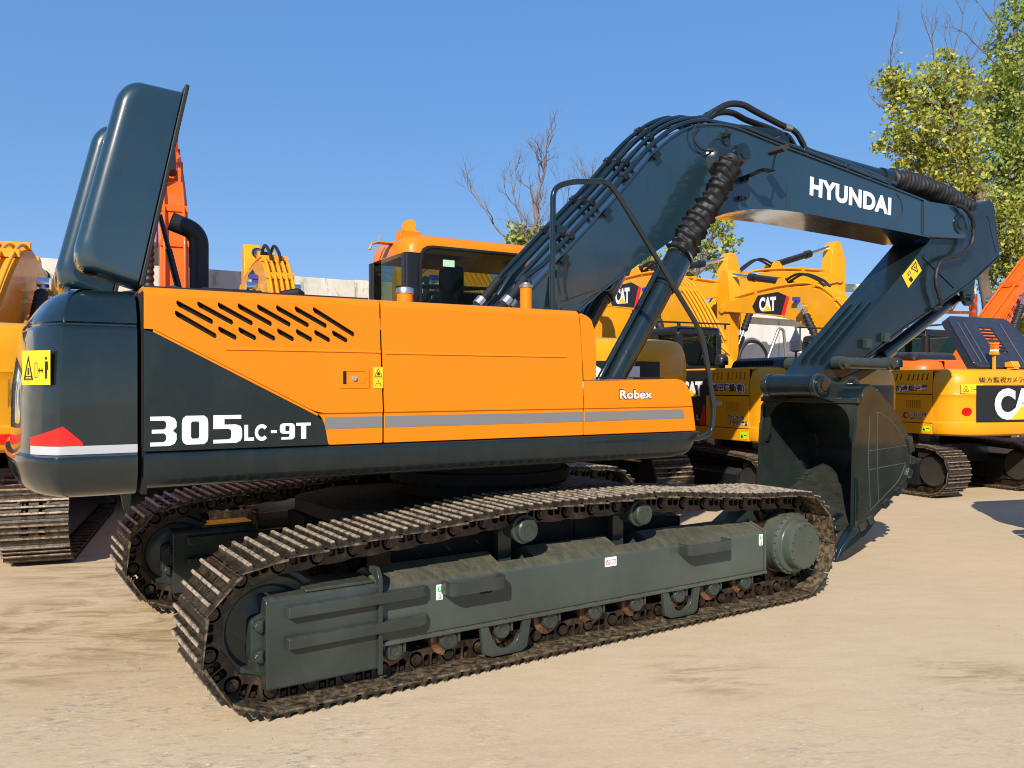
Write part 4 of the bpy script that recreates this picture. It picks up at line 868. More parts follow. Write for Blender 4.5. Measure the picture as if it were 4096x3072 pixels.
# heel shrouds along the curved back
def outer(i): return V2[i]
for s in range(9):
    f = .50+s*.058; i = int(f*(len(V2)-1)); p = V2[i]; t = (V2[min(i+1, len(V2)-1)]-V2[i-1]).normalized(); n = Vector((-t.y, t.x))
    if n.dot(p-Vector((4.2, 1.0))) < 0: n = -n
    for y0, y1 in ((BK0-.022, BK0+.10), (BK1-.10, BK1+.022)):
        hs = MB(); hs.prism([tuple(p-t*.045-n*.05), tuple(p+t*.045-n*.05), tuple(p+t*.038+n*.028), tuple(p-t*.038+n*.028)], y0, y1); bp('heel_shroud', hs, 'teal_bucket', BKT, bevel=.006)
lip = MB(); lip.prism([(3.86, .262), (4.12, .335), (4.12, .372), (3.87, .30)], BK0+.002, BK1-.002); bp('cutting_lip', lip, 'teal_bucket', BKT, bevel=.004)
for i in range(5):
    y = BK0+.05+i*(BK1-BK0-.10)/4; th_ = MB()
    P = [(4.22, .37), (4.10, .40), (3.90, .325), (3.79, .235), (3.70, .12), (3.645, .012), (3.632, -.002+.004), (3.655, .004), (3.76, .03), (3.86, .10), (3.99, .19), (4.10, .27)]
    rings = []
    for yy, k in ((-.055, .75), (-.045, .93), (-.02, 1), (.02, 1), (.045, .93), (.055, .75)):
        rings.append([(p[0]+(3.9-p[0])*(1-k)*.25, y+yy*(1-.55*max(0, (3.85-p[0])/.22) if p[0] < 3.85 else 1), p[1]+(.2-p[1])*(1-k)*.5 if p[1] > .03 else p[1]+.008*(1-k)) for p in P])
    th_.loft(rings); bp('bucket_tooth', th_, 'teal_gloss', BKT, smooth=50)
# hinge ears and pins
for w0 in (1.025, 1.645):
    er = MB(); P = [(3.72+.0, 1.60), (3.95, 1.545), (4.10, 1.70), (4.36, 1.60), (4.34, 1.70)]+[tuple(q) for q in arc(4.23, 1.722, .095, 0, 120, 6)]+[(4.0, 1.745)]+[tuple(q) for q in arc(3.727, 1.725, .125, 40, 250, 10)]
    er.prism(P, w0, w0+.06); bp('hinge_ear', er, 'teal_bucket', BKT, bevel=.008)
    for x, z, r in ((3.727, 1.725, .098), (4.23, 1.720, .07)):
        y0 = w0-.0 if w0 < 1.3 else w0+.06; s = -1 if w0 < 1.3 else 1
        pn = MB(); pn.lathe((x, y0, z), (0, s, 0), [(0, r), (.03, r), (.036, r*.86), (.036, r*.6), (.05, r*.55), (.051, 0)], 28); bp('pin_cap', pn, 'teal_gloss', BKT, smooth=30)
ab = MB(); ab.cyl((3.727, 1.09, 1.725), (3.727, 1.64, 1.725), .115, n=32); ab.tube([(3.727, 1.087, 1.725), (3.727, 1.10, 1.725)], .125, 28); bp('arm_nose_boss', ab, 'teal', AR, smooth=40)
for w0, w1 in ((BK0+.001, 1.02), (1.71, BK1-.001)):
    tb = MB(); tb.prism([(3.95, 1.60), (4.03, 1.60), (4.12, 1.712), (4.35, 1.61), (4.36, 1.62), (4.12, 1.74), (4.02, 1.69)], w0, w1); bp('top_gusset', tb, 'teal', BKT, bevel=.004)
# ---------------- cab
cb0, cb1, cr, cfx = 1.80, 2.66, -.46, 1.05
def cabring(z, d, x0=cr, x1=cfx): return [tuple(q)+(z,) for q in [(v.x, v.y) for v in roundpoly([Vector((x0+d, cb0+d)), Vector((x1-d, cb0+d)), Vector((x1-d, cb1-d)), Vector((x0+d, cb1-d))], .17, 6)]]
rf = MB(); rf.loft([cabring(2.835, 0), cabring(2.90, .004), cabring(2.945, .02), cabring(2.98, .05), cabring(3.002, .10), cabring(3.012, .19)]); CB = bp('cab', rf, 'orange', smooth=50)
lwr = MB(); lwr.loft([cabring(1.4, 0), cabring(2.32, 0)]); bp('cab_base', lwr, 'orange', CB, smooth=50)
fr_ = MB()
for (x0, y0, x1, y1) in ((cr-.0, cb0, cr+.15, cb0+.11), (cfx-.08, cb0, cfx, cb0+.08), (cr, cb1-.1, cr+.1, cb1), (cfx-.08, cb1-.08, cfx, cb1)):
    p_ = MB(); p_.prism(roundpoly([Vector((x0, y0)), Vector((x1, y0)), Vector((x1, y1)), Vector((x0, y1))], .03), 2.321, 2.8345, 'z'); bp('cab_pillar', p_, 'black_paint', CB, smooth=50)
w_ = MB(); xz_plate(w_, [roundpoly(rect(cr+.12, 2.325, cfx-.05, 2.90), [.02, .02, .1, .13])], cb0-.006, cb0-.001); bp('side_window', w_, 'cab_glass', CB)
w_ = MB(); w_.prism([(cb0+.08, 2.335), (cb1-.06, 2.335), (cb1-.06, 2.80), (cb0+.08, 2.815)], cr+.02, cr+.026, 'x'); bp('rear_window', w_, 'cab_glass', CB)
w_ = MB(); xz_plate(w_, [roundpoly(rect(cr+.12, 2.325, cfx-.05, 2.905), [.02, .02, .1, .13]), roundpoly(rect(cr+.145, 2.330, cfx-.08, 2.885), [.02, .02, .1, .12])], cb0-.009, cb0-.0065); bp('window_border', w_, 'black_decal', CB)
st_ = MB(); st_.box((-.122, cb0-.012, 2.735), (-.014, cb0-.010, 2.792)); bp('window_sticker', st_, 'pale_green', CB)
se = MB(); se.loft([[(x, y, z) for x, y in ((.15-d, 2.05+d), (.55+d*.2, 2.05+d), (.55+d*.2, 2.45-d), (.15-d, 2.45-d))] for z, d in ((2.2, 0), (2.55, .02))]); se.box((.12, 2.1, 2.5), (.25, 2.4, 2.8)); bp('seat', se, 'black_rubber', CB, bevel=.03)
# travel alarm / antenna bracket on the roof
lk2 = MB(); lk2.box((-.42, 2.0, 2.93), (-.22, 2.12, 3.05)); lk2.box((-.58, 2.1, 2.945), (-.40, 2.2, 2.955)); lk2.tube([(-.55, 2.15, 2.955), (-.55, 2.15, 3.01)], .008, 6); lk2.tube([(-.60, 2.25, 2.90), (-.58, 2.25, 2.955), (-.48, 2.25, 2.975)], .012, 6); bp('roof_bracket', lk2, 'orange', CB, bevel=.004)
for y in (2.02, 2.09):
    wp = MB(); wp.prism([tuple(q) for q in arc(-.315, 3.11, .045, -30, 210, 8)]+[(-.37, 3.04), (-.27, 3.04)], y, y+.02); bp('roof_hook', wp, 'yellow', CB)
# ================================================================ yard: other excavators
CK, CP = .19, None
def cat_chain():
    P = arc(-1.38, .40, .30, 270, 95, 14)+[(-.7, .735), (0, .745), (.7, .735)]+arc(1.38, .40, .30, 85, -90, 14)+[(.5, .10), (-.5, .10)]
    return P
cpins, cpitch = resample(cat_chain(), 46)
CSH = shoe_mesh('track_shoe', cpitch, .50, 'shoe_brown', True, .034)
def cat_plan(k=3):
    P = [(-1.45, 1.22), (-1.56, 1.218), (-1.68, 1.19), (-1.79, 1.12), (-1.89, .99), (-1.97, .80), (-2.04, .5), (-2.075, .2), (-2.085, 0)]
    q = [(p.x, p.y) for p in smoothpath([(a, c, 0) for a, c in P], k)]
    return q
CPLAN = cat_plan(); CFULL = CPLAN+[(x, -y) for x, y in CPLAN[-2::-1]]
def cin(pl, d):
    out = []
    for i, p in enumerate(pl):
        a, c = Vector(pl[max(i-1, 0)]), Vector(pl[min(i+1, len(pl)-1)]); t = (c-a).normalized(); n = Vector((-t.y, t.x))
        if i in (0, len(pl)-1): n = Vector((0, -1 if p[1] > 0 else 1))
        if n.dot(Vector((-.8, 0))-Vector(p)) < 0: n = -n
        out.append((p[0]+n.x*d, p[1]+n.y*d))
    return out
def rear_at(y):
    q = min(CPLAN, key=lambda p: abs(p[1]-abs(y))); return q[0]
def wrap(mb, geo, y0, z0, d=-.004, k=1):
    """2D geometry onto the curved rear face: x to the right seen from behind, starting at local y0"""
    P2 = cin(CFULL, d)
    def rx(y):
        best = None
        for a, c in zip(P2, P2[1:]):
            if (a[1]-y)*(c[1]-y) <= 0 and a[1] != c[1]:
                f = (y-a[1])/(c[1]-a[1]); return a[0]+(c[0]-a[0])*f
        return P2[0][0]
    vs_, fs_ = geo; mb.add([(rx(y0-v.x), y0-v.x, z0+v.y) for v in vs_], fs_)
def side_put(mb, geo, x0, z0, d=0):
    """2D geometry on the left side (facing +y), reading from front to rear of the machine"""
    vs_, fs_ = geo; mb.add([(x0-v.x, 1.2225+d, z0+v.y) for v in vs_], fs_)
def grid(geo, n=8):
    """cut a rectangle into columns so that it can bend"""
    (x0, z0, x1, z1) = geo; vs_ = []; fs_ = []
    for i in range(n+1): x = x0+(x1-x0)*i/n; vs_ += [Vector((x, z0, 0)), Vector((x, z1, 0))]
    for i in range(n): fs_.append((2*i, 2*i+2, 2*i+3, 2*i+1))
    return vs_, fs_
def outlined(mb, text, w, h, x0, z0, o1, o2, d=.003):
    mb.m = 0; side_put(mb, fit_text(text, w*1.03, h*1.10, o1), x0+w*.015, z0-h*.05, d); mb.m = 1; side_put(mb, fit_text(text, w*.985, h*.975, o2), x0-w*.0075, z0+h*.0125, d+.003)
def cat_logo(mb, fn, w, h, mw, mt, *a):
    """letters CAT with the triangle over the A; fn(geo, dx, dz, lift)"""
    mb.m = mw; fn(fit_text('CAT', w, h, .05, .92), 0, 0, 0)
    mb.m = mt; tv, tf = [], []
    for i in range(13):
        u = i/12; tv += [Vector((w*(.27+.46*u), 0, 0)), Vector((w*(.27+.46*u), h*.45*(1-abs(2*u-1))+.0005, 0))]
    for i in range(12): tf.append((2*i, 2*i+2, 2*i+3, 2*i+1))
    fn((tv, tf), 0, 0, .005)
def yard_excavator(name, origin, az, k, label, group, shoes=True, paintm='yellow', brow=0, arot=0, rear=.9, hood='down', side=None, logo=True, boomdecal=True, cabm='black_paint', armlen=2.3, cabon=True, hoses=True, pipes=(-.16, -.08, 0, .08, .16), prof=None):
    M = Matrix.Translation((origin[0], origin[1], 0)) @ Matrix.Rotation(R(90-az), 4, 'Z') @ Matrix.Scale(k, 4)
    E = empty(name, M); tag(E, label, 'excavator', group)
    def b(nm, mb, mats, par=None, **kw): return mb.build(nm, mats, par or E, M, **kw)
    rnd = random.Random(int(origin[0]*100))
    for s in (1, -1):
        yc = s*1.0
        f = MB(); f.prism([(yc-.16, .16), (yc-.16, .50), (yc-.08, .58), (yc+.08, .58), (yc+.16, .50), (yc+.16, .16)], -1.15, 1.15, 'x')
        fo = b('track_frame', f, 'black_paint', bevel=.01)
        for x in (-1.38, 1.38):
            w = MB(); w.lathe((x, yc-.14, .40), (0, 1, 0), [(0, 0), (0, .22), (.02, .24), (.05, .24), (.06, .27), (.22, .27), (.23, .24), (.26, .24), (.28, .22), (.28, 0)], 28); b('idler' if x > 0 else 'sprocket', w, 'rough_steel', fo, smooth=30)
        ch = MB(); ms = []
        for i in range(46):
            a, c = cpins[i], cpins[(i+1) % 46]; mid = (a+c)/2; t = (c-a).normalized(); n = Vector((-t.z, 0, t.x))
            if n.dot(mid-Vector((max(-1.38, min(1.38, mid.x)), 0, .4))) < 0: n = -n
            for yy in (-.09, .06):
                P = [mid-t*.11-n*.045, mid+t*.11-n*.045, mid+t*.11+n*.05, mid-t*.11+n*.05]
                ch.add([(q.x, yc+yy, q.z) for q in P]+[(q.x, yc+yy+.03, q.z) for q in P], [(0, 1, 2, 3), (7, 6, 5, 4), (0, 4, 5, 1), (1, 5, 6, 2), (2, 6, 7, 3), (3, 7, 4, 0)])
            X, Y, Z = t, Vector((0, 1, 0)), n
            if X.cross(Y).dot(Z) < 0: X = -X
            o = mid+n*.058
            ms.append(Matrix(((X.x, 0, Z.x, o.x), (0, 1, 0, yc), (X.z, 0, Z.z, o.z), (0, 0, 0, 1))))
        if not shoes:
            ring = [Vector((p.x, 0, p.z)) for p in cpins]
            for i in range(46):
                a, c = cpins[i], cpins[(i+1) % 46]; mid = (a+c)/2; t = (c-a).normalized(); n = Vector((-t.z, 0, t.x))
                if n.dot(mid-Vector((max(-1.38, min(1.38, mid.x)), 0, .4))) < 0: n = -n
                P = [a+n*.055, c+n*.055, c+n*.075, a+n*.075]; ch.add([(q.x, yc-.25, q.z) for q in P]+[(q.x, yc+.25, q.z) for q in P], [(0, 1, 2, 3), (7, 6, 5, 4), (0, 4, 5, 1), (1, 5, 6, 2), (2, 6, 7, 3), (3, 7, 4, 0)])
        co_ = b('track_chain', ch, 'chain')
        if shoes:
            for m_ in ms: link(bpy.data.objects.new('track_shoe', CSH), co_, M @ m_)
    u = MB(); u.box((-.9, -.85, .45), (.9, .85, .75)); u.lathe((0, 0, .75), (0, 0, 1), [(0, .5), (.2, .5)], 32); b('centre_frame', u, 'black_paint')
    core = MB(); core.box((-1.44, -1.18, 1.0), (1.2, 1.18, 1.55)); core.box((-1.5, -1.15, 1.55), (.1, 1.15, 1.9)); b('upper_frame', core, 'black_paint')
    c = MB(); zz = [(.955, .12), (.96, .06), (.985, .015), (1.02, 0), (1.12, -.004), (1.155, -.002), (1.175, .012), (1.50, .014), (1.565, .008), (1.58, .0), (1.60, .006), (1.72, .010), (1.82, .025), (1.90, .055), (1.945, .10), (1.965, .17), (1.97, .25)]
    c.loft([[(x, y, z) for x, y in cin(CFULL, d)] for z, d in zz]); CWo = b('counterweight', c, paintm, smooth=28)
    if rear:
        r_ = MB(); r_.m = 0; wrap(r_, grid((0, 0, 2*rear, .55), 24), rear, 1.17, -.003)
        cat_logo(r_, lambda g, dx, dz, l: wrap(r_, g, .62*rear/.9+dx, 1.205+dz, -.011-l), 1.02*rear/.9+.05, .47, 1, 2)
        b('logo_panel', r_, ['black_decal', 'white_decal', 'yellow_decal'], CWo)
    s_ = MB()
    # left side door with vents
    sl_ = [[(-1.36+i*.083+(.0 if i < 5 else .06), 1.80), (-1.33+i*.083+(.0 if i < 5 else .06), 1.80), (-1.355+i*.083+(0 if i < 5 else .06), 1.90), (-1.385+i*.083+(0 if i < 5 else .06), 1.90)] for i in range(8)]
    sl_ += [rect(-1.24+i*.034, 1.37, -1.222+i*.034, 1.49) for i in range(8)]
    def yplate(mb, outl, y0, y1, bev=.003):
        vs_, fs_ = plate_geo(outl, y1-y0, bev); mb.add([(v.x, (y0+y1)/2-v.z, v.y) for v in vs_], fs_)
    yplate(s_, [roundpoly(rect(-1.44, 1.145, -.55, 1.575), .01)]+sl_[8:], 1.195, 1.222)
    yplate(s_, [roundpoly([(-1.44, 1.59), (-.62, 1.59), (-.58, 1.72), (-.66, 1.93), (-1.44, 1.955)], .02)]+sl_[:8], 1.193, 1.220)
    DR = b('side_door', s_, paintm, smooth=30)
    i_ = MB(); i_.box((-1.43, 1.15, 1.15), (-.6, 1.18, 1.93)); b('bay_shade_sheet', i_, 'hole', DR)  # black sheet giving the vents their dark interior by colour
    tp = MB(); tp.box((-1.50, -1.16, 1.93), (.15, 1.17, 1.962)); tp.box((-1.44, 1.10, .97), (1.2, 1.2235, 1.135)); tp.box((-1.44, -1.2235, .97), (1.2, -1.10, 1.135)); b('deck', tp, paintm, bevel=.02)
    rs = MB(); rs.box((-1.44, -1.222, 1.145), (.9, -1.19, 1.94)); b('right_cover', rs, paintm, bevel=.03)
    bd = MB(); yplate(bd, [roundpoly([(-.54, 1.145), (.12, 1.145), (.12, 1.93), (-.64, 1.93), (-.56, 1.72), (-.60, 1.59)], .015)], 1.193, 1.221); BD = b('black_door', bd, 'black_decal')
    if side:
        for nm, fn in side:
            l_ = MB(); fn(l_); b(nm, l_, ['white_decal', 'black_decal', 'yellow_decal', 'red_decal', 'blue_decal', 'lime_decal'], DR)
    # engine hood
    if hood == 'down':
        h_ = MB(); h_.loft([[(x, y, z) for x, y in [(q.x, q.y) for q in roundpoly([Vector((-1.85+d, -.95+d)), Vector((-.72-d, -.95+d)), Vector((-.72-d, .95-d)), Vector((-1.85+d, .95-d))], .08)]] for z, d in ((1.964, 0), (2.04, .02), (2.09, .06), (2.10, .12))]); HO = b('engine_hood', h_, 'black_paint', smooth=40)
        for i in range(14):
            v_ = MB(); x = -1.58+i*.055; v_.box((x, .935, 1.985), (x+.03, .952, 2.055)); b('vent_slat', v_, 'hole', HO)
    elif hood == 'up':
        h_ = MB(); A, Bq = Vector((-1.80, 1.985)), Vector((-1.30, 2.80)); t = (Bq-A).normalized(); n = Vector((-t.y, t.x)); L_ = (Bq-A).length
        def hp(u_, v_, off=0): q = A+t*v_+n*off; return (q.x, u_, q.y)
        ou = [(p.x, p.y) for p in roundpoly([Vector((.72, 0)), Vector((.72, L_)), Vector((-.70, L_)), Vector((-.92, L_*.55)), Vector((-.92, 0))], .10, 4)]
        vents = [rect(-.02-(.30-.015*i)*.5-.08, .28+i*.062, .10+.02*i*.2, .318+i*.062) for i in range(8)]
        vs_, fs_ = plate_geo([ou]+vents, .03, .006); h_.add([hp(v.x, v.y, .0+v.z) for v in vs_], fs_)
        rim = [(Vector(hp(*p))) for p in ou]
        h_.loft([[Vector(hp(p[0]*.99, p[1], .014)) for p in ou], [Vector(hp(p[0]*1.0, p[1], -.13)) for p in ou]], True, False)
        HO = b('engine_hood', h_, 'navy_hood', smooth=40)
        for y_ in (.42, .56, -.45):
            g_ = MB(); g_.tube([hp(y_, .08, .018), hp(y_, L_-.12, .018)], .012, 6); b('pressed_rib', g_, 'navy_hood', HO)
        for y_ in (.45, -.55):
            bc_ = MB(); bc_.m = 0; bc_.box((-1.92, y_-.02, 1.945), (-1.88, y_+.02, 2.18)); bc_.box((-1.95, y_-.055, 2.18), (-1.86, y_+.055, 2.23)); bc_.m = 1; bc_.box((-1.945, y_-.05, 2.23), (-1.865, y_+.05, 2.26)); bc_.m = 2; bc_.box((-1.945, y_-.05, 2.26), (-1.865, y_+.05, 2.34)); bc_.m = 0; bc_.box((-1.95, y_-.055, 2.34), (-1.86, y_+.055, 2.36))
            b('beacon', bc_, [paintm, 'white_decal', 'amber'], bevel=.006)
        cm = MB(); cm.box((-1.98, -.02, 1.965), (-1.86, .10, 2.0)); cm.prism([(-1.99, 2.0), (-1.84, 2.0), (-1.84, 2.07), (-1.95, 2.09)], -.04, .12); b('rear_camera', cm, 'yellow', bevel=.006)
    pc = MB(); pc.lathe((-.62, 1.0, 1.96), (0, 0, 1), [(0, .05), (.05, .05), (.05, .095), (.13, .095), (.17, .085), (.20, .05), (.205, 0)], 24); b('air_precleaner', pc, 'black_paint', smooth=40)
    if cabon:
        def cr_(z, d): return [tuple(q) for q in [(v.x, v.y, z) for v in roundpoly([Vector((.16+d, .36+d)), Vector((1.28-d, .36+d)), Vector((1.28-d, 1.2-d)), Vector((.16+d, 1.2-d))], .09, 4)]]
        cb = MB(); cb.loft([cr_(1.2, 0), cr_(2.02, 0)]); cb.loft([cr_(2.50, .0), cr_(2.58, .005), cr_(2.61, .03), cr_(2.625, .1)]); CO = b('cab', cb, cabm, smooth=45)
        for x, y in ((.16, .36), (.16, 1.09), (1.18, .36), (1.18, 1.09), (.66, 1.11)):
            p_ = MB(); p_.box((x, y, 2.021), (x+.10, y+.10, 2.499)); b('cab_pillar', p_, cabm, CO, bevel=.015)
        for lo, hi in (((.175, .46, 2.03), (.185, 1.09, 2.49)), ((.26, 1.18, 2.03), (1.18, 1.19, 2.49)), ((.26, .37, 2.03), (1.18, .38, 2.49)), ((1.25, .46, 2.03), (1.26, 1.09, 2.49))):
            w_ = MB(); w_.box(lo, hi); b('cab_window', w_, 'cab_glass', CO)
        gr = MB()
        for y in (.30, 1.24): gr.tube([(.05, y, 2.66), (1.35, y, 2.78)], .014, 6)
        for i in range(7): x = .08+i*.2; gr.tube([(x, .30, 2.66+.0923*(x-.05)), (x, 1.24, 2.66+.0923*(x-.05))], .012, 6)
        for i in range(9): y = .38+i*.1; gr.tube([(.05, y, 2.66), (1.35, y, 2.78)], .008, 4)
        for x, y in ((.12, .33), (.12, 1.22), (1.28, .33), (1.28, 1.22)): gr.tube([(x, y, 2.58), (x, y, 2.66+.09*x)], .014, 6)
        tag(b('roof_guard', gr, 'black_paint', CO), kind='stuff')
    # boom, turned about its foot
    F0 = Vector((.38, 1.55)); ca, sa = math.cos(R(brow)), math.sin(R(brow))
    def bt(p): v = Vector(p)-F0; return (F0.x+v.x*ca-v.y*sa, F0.y+v.x*sa+v.y*ca)
    bu = [(.30, 1.72), (.75, 2.42), (1.2, 3.02), (1.6, 3.42), (2.0, 3.63), (2.45, 3.70), (3.3, 3.69), (4.3, 3.60), (4.75, 3.54)]; bl_ = [(4.80, 3.38), (4.3, 3.32), (3.3, 3.19), (2.55, 3.03), (2.1, 2.83), (1.6, 2.40), (1.0, 1.85), (.55, 1.45), (.3, 1.45)]
    if prof: bu, bl_ = prof
    bu = [bt((p.x, p.y)) for p in smoothpath([(a, c_, 0) for a, c_ in bu], 3)]; bl2 = [bt((p.x, p.y)) for p in smoothpath([(a, c_, 0) for a, c_ in bl_], 3)]
    bo = MB(); bo.prism(bu+bl2, -.20, .20); BOo = b('boom', bo, paintm, bevel=.012, smooth=25)
    V_ = [Vector(p) for p in bu]
    for y in pipes:
        P = []
        for i, p in enumerate(V_):
            if i < 3 or i > len(V_)-4: continue
            t = (V_[min(i+1, len(V_)-1)]-V_[i-1]).normalized(); q = p+Vector((-t.y, t.x))*.06; P.append((q.x, y, q.y))
        t_ = MB(); t_.tube(P, .022, 8); b('hydraulic_pipe', t_, paintm, BOo, smooth=60)
    for f in (.35, .5, .8):
        i = int(f*(len(V_)-1)); p = V_[i]; t_ = MB(); t_.box((p.x-.03, -.20, p.y+.005), (p.x+.03, .20, p.y+.10)); b('pipe_clamp', t_, paintm, BOo)
    for y in ((-.06, .08) if hoses else ()):
        t_ = MB(); p = V_[12]; q = V_[17]; t_.tube(smoothpath([(p.x-.2, y, p.y), (p.x, y, p.y+.16), ((p.x+q.x)/2, y, max(p.y, q.y)+.26), (q.x, y, q.y+.12)], 5), .026, 8); b('rubber_hose', t_, 'black_rubber', BOo, smooth=60)
    if boomdecal:
        for s in (1, -1):
            d_ = MB(); y = s*.2015; base = [bt(p) for p in ((2.75, 3.14), (3.62, 3.26), (3.72, 3.40), (3.55, 3.62), (2.95, 3.64), (2.62, 3.50))]
            d_.m = 0; d_.add([(p[0], y, p[1]) for p in base], [tuple(range(len(base)))])
            g = fit_text('CAT', .50, .30, .05, .92); a0 = math.atan2(base[1][1]-base[0][1], base[1][0]-base[0][0])
            def pu(vs_, lift, m_):
                d_.m = m_; o = []
                for v in vs_[0]:
                    u_ = (.52-v.x) if s > 0 else v.x
                    p = Vector((2.98+u_, 3.25+v.y+.05*u_)); p = bt((p.x, p.y)); o.append((p[0], y+s*lift, p[1]))
                d_.add(o, vs_[1])
            pu(g, .002, 1); pu(([Vector((.12, 0, 0)), Vector((.38, 0, 0)), Vector((.25, .13, 0))], [(0, 1, 2)]), .004, 2)
            rr = [bt(p) for p in ((2.75, 3.14), (2.85, 3.154), (2.70, 3.545), (2.62, 3.50))]; d_.m = 3; d_.add([(p[0], y+s*.002, p[1]) for p in rr], [(0, 1, 2, 3)])
            b('boom_decal', d_, ['black_decal', 'white_decal', 'yellow_decal', 'red_decal'], BOo)
    h2 = bt((2.12, 3.25)); fx = (1.0, 1.25)
    for y in (-.34, .34):
        f_ = Vector((fx[0], y, fx[1])); e_ = Vector((h2[0], y, h2[1])); t = (e_-f_).normalized(); L_ = (e_-f_).length
        cy = MB(); cy.tube([f_, f_+t*L_*.55], .068, 18); cy.tube([f_+t*L_*.50, f_+t*L_*.56], .08, 18); CY = b('boom_cylinder', cy, 'black_paint', smooth=40)
        rd_ = MB(); rd_.tube([f_+t*L_*.55, e_], .038, 14); rd_.lathe((e_.x, y-.07, e_.z), (0, 1, 0), [(0, 0), (0, .075), (.14, .075), (.14, 0)], 20); rd_.m = 1; b('rod', rd_, ['chrome', 'black_paint'], CY, smooth=40)
        P = [f_+t*L_*(.62+.30*i/40) for i in range(41)]; sl2 = MB(); sl2.tube(P, [.062+.022*(1-abs((i % 5)/2.5-1)) for i in range(41)], 16); b('bellows_sleeve', sl2, 'black_rubber', CY, smooth=60)
    lamp = MB(); q = bt((2.36, 3.40)); lamp.box((q[0]-.05, .21, q[1]), (q[0]+.05, .33, q[1]+.07)); lamp.box((q[0]-.03, .202, q[1]-.06), (q[0]+.02, .28, q[1])); b('work_lamp', lamp, 'blue_decal', BOo)
    # arm, turned about its pivot
    PV = Vector(bt((4.72, 3.46))); ca2, sa2 = math.cos(R(arot+brow)), math.sin(R(arot+brow))
    def at2(p): return (PV.x+p[0]*ca2-p[1]*sa2, PV.y+p[0]*sa2+p[1]*ca2)
    ao = [(-.16, .74), (-.06, .86), (.07, .84), (.14, .68), (.22, .45), (.24, -.05), (.10, -armlen), (-.12, -armlen-.08), (-.17, -.25), (-.26, .05), (-.22, .3)]
    a_ = MB(); a_.prism([at2(p) for p in ao], -.15, .15); ARo = b('arm', a_, paintm, bevel=.012)
    for s in (-1, 1):
        r2 = MB(); q = at2((0, 0)); r2.lathe((q[0], s*.15, q[1]), (0, s, 0), [(0, .12), (.05, .12), (.055, .06), (.06, 0)], 20); b('arm_pin', r2, paintm, ARo)
        r2 = MB(); r2.tube([at2((.16, -.2))[:1]+(s*.09,)+at2((.16, -.2))[1:], at2((.10, -armlen+.2))[:1]+(s*.09,)+at2((.10, -armlen+.2))[1:]], .03, 4); b('stiffener', r2, paintm, ARo)
    q0 = Vector(bt((2.95, 3.86))); q1 = Vector(at2((.0, .76))); t = (q1-q0); 
    cy = MB(); A_ = Vector((q0.x, 0, q0.y)); B2 = Vector((q1.x, 0, q1.y)); tt = (B2-A_); cy.tube([A_, A_+tt*.58], .075, 18); cy.tube([A_+tt*.52, A_+tt*.6], .09, 18); CY = b('arm_cylinder', cy, 'black_paint', smooth=40)
    rd_ = MB(); rd_.tube([A_+tt*.58, B2], .045, 14); b('rod', rd_, 'chrome', CY, smooth=40)
    lg = MB(); 
    for y in (-.13, .09): lg.prism([bt((2.7, 3.68)), bt((3.2, 3.68)), bt((3.02, 3.93)), bt((2.88, 3.93))], y, y+.04)
    b('cylinder_lug', lg, paintm, BOo)
    # bucket at the arm's end
    eb = Vector(at2((0, -armlen))); bo_ = [(-.05, .0), (.25, .05), (.45, -.2), (.5, -.55), (.25, -.82), (-.2, -.86), (-.42, -.62), (-.15, -.5)]
    bk_ = MB(); bk_.prism([(eb.x+p[0]*.9, max(.02, eb.y+p[1]*.9)) for p in bo_], -.5, .5); b('bucket', bk_, 'rough_steel', bevel=.02)
    return E
def safety(x0, z0, h):
    def f(l):
        l.m = 5; side_put(l, grid((0, 0, .145, h), 1), x0, z0, .004); l.m = 1; side_put(l, ([Vector((.012, .015, 0)), Vector((.062, .015, 0)), Vector((.037, h-.02, 0))], [(0, 1, 2)]), x0, z0, .006); side_put(l, grid((.08, .042, .13, .053), 1), x0, z0, .006)
    return f
def plain(m, geo, x0, z0):
    def f(l): l.m = m; side_put(l, geo(), x0, z0, .004)
    return f
red_wedge = lambda: ([Vector((0, 0, 0)), Vector((.14, 0, 0)), Vector((.14, .28, 0)), Vector((.10, .28, 0))], [(0, 1, 2, 3)])
side_a = [('owner_lettering', lambda l: outlined(l, '松田建設(有)', .67, .130, -.70, 1.618, .13, .03)), ('notice_lettering', lambda l: outlined(l, '超低0.7オフ法', .34, .058, -1.02, 1.262, .13, .03)), ('notice_lettering', lambda l: outlined(l, '適合低燃費型', .36, .062, -1.07, 1.182, .13, .03)), ('safety_sticker', safety(-1.28, 1.005, .095)), ('brand_lettering', lambda l: cat_logo(l, lambda g, dx, dz, li: side_put(l, g, .02+dx, 1.56+dz, .004+li), .50, .22, 0, 2)), ('model_lettering', plain(0, lambda: fit_text('312 L', .36, .075, .004), -.05, 1.22)), ('red_wedge', plain(3, red_wedge, -.40, 1.15))]
side_b = [('owner_lettering', lambda l: outlined(l, '(株)赤松産業', .66, .110, -.72, 1.615, .12, .03)), ('round_emblem', plain(4, lambda: plate_geo([arc(.05, .05, .05, 0, 359, 20), arc(.06, .05, .033, 0, 359, 20)], .001), -.93, 1.20)), ('notice_lettering', lambda l: outlined(l, 'とひすせんの装備', .30, .05, -1.05, 1.245, .13, .03)), ('notice_lettering', lambda l: outlined(l, 'はわNO-2055', .24, .042, -1.06, 1.19, .13, .03)), ('safety_sticker', safety(-1.27, 1.01, .085))]
YG = 'yellow excavators parked in a row behind'
E1 = yard_excavator('excavator', (-3.62, 6.84), 13.5, 1.17, 'yellow excavator at the left edge with brown track shoes turned to the camera', YG, rear=.75, brow=-15, hoses=False, hood=None, pipes=(-.14, 0, .14))
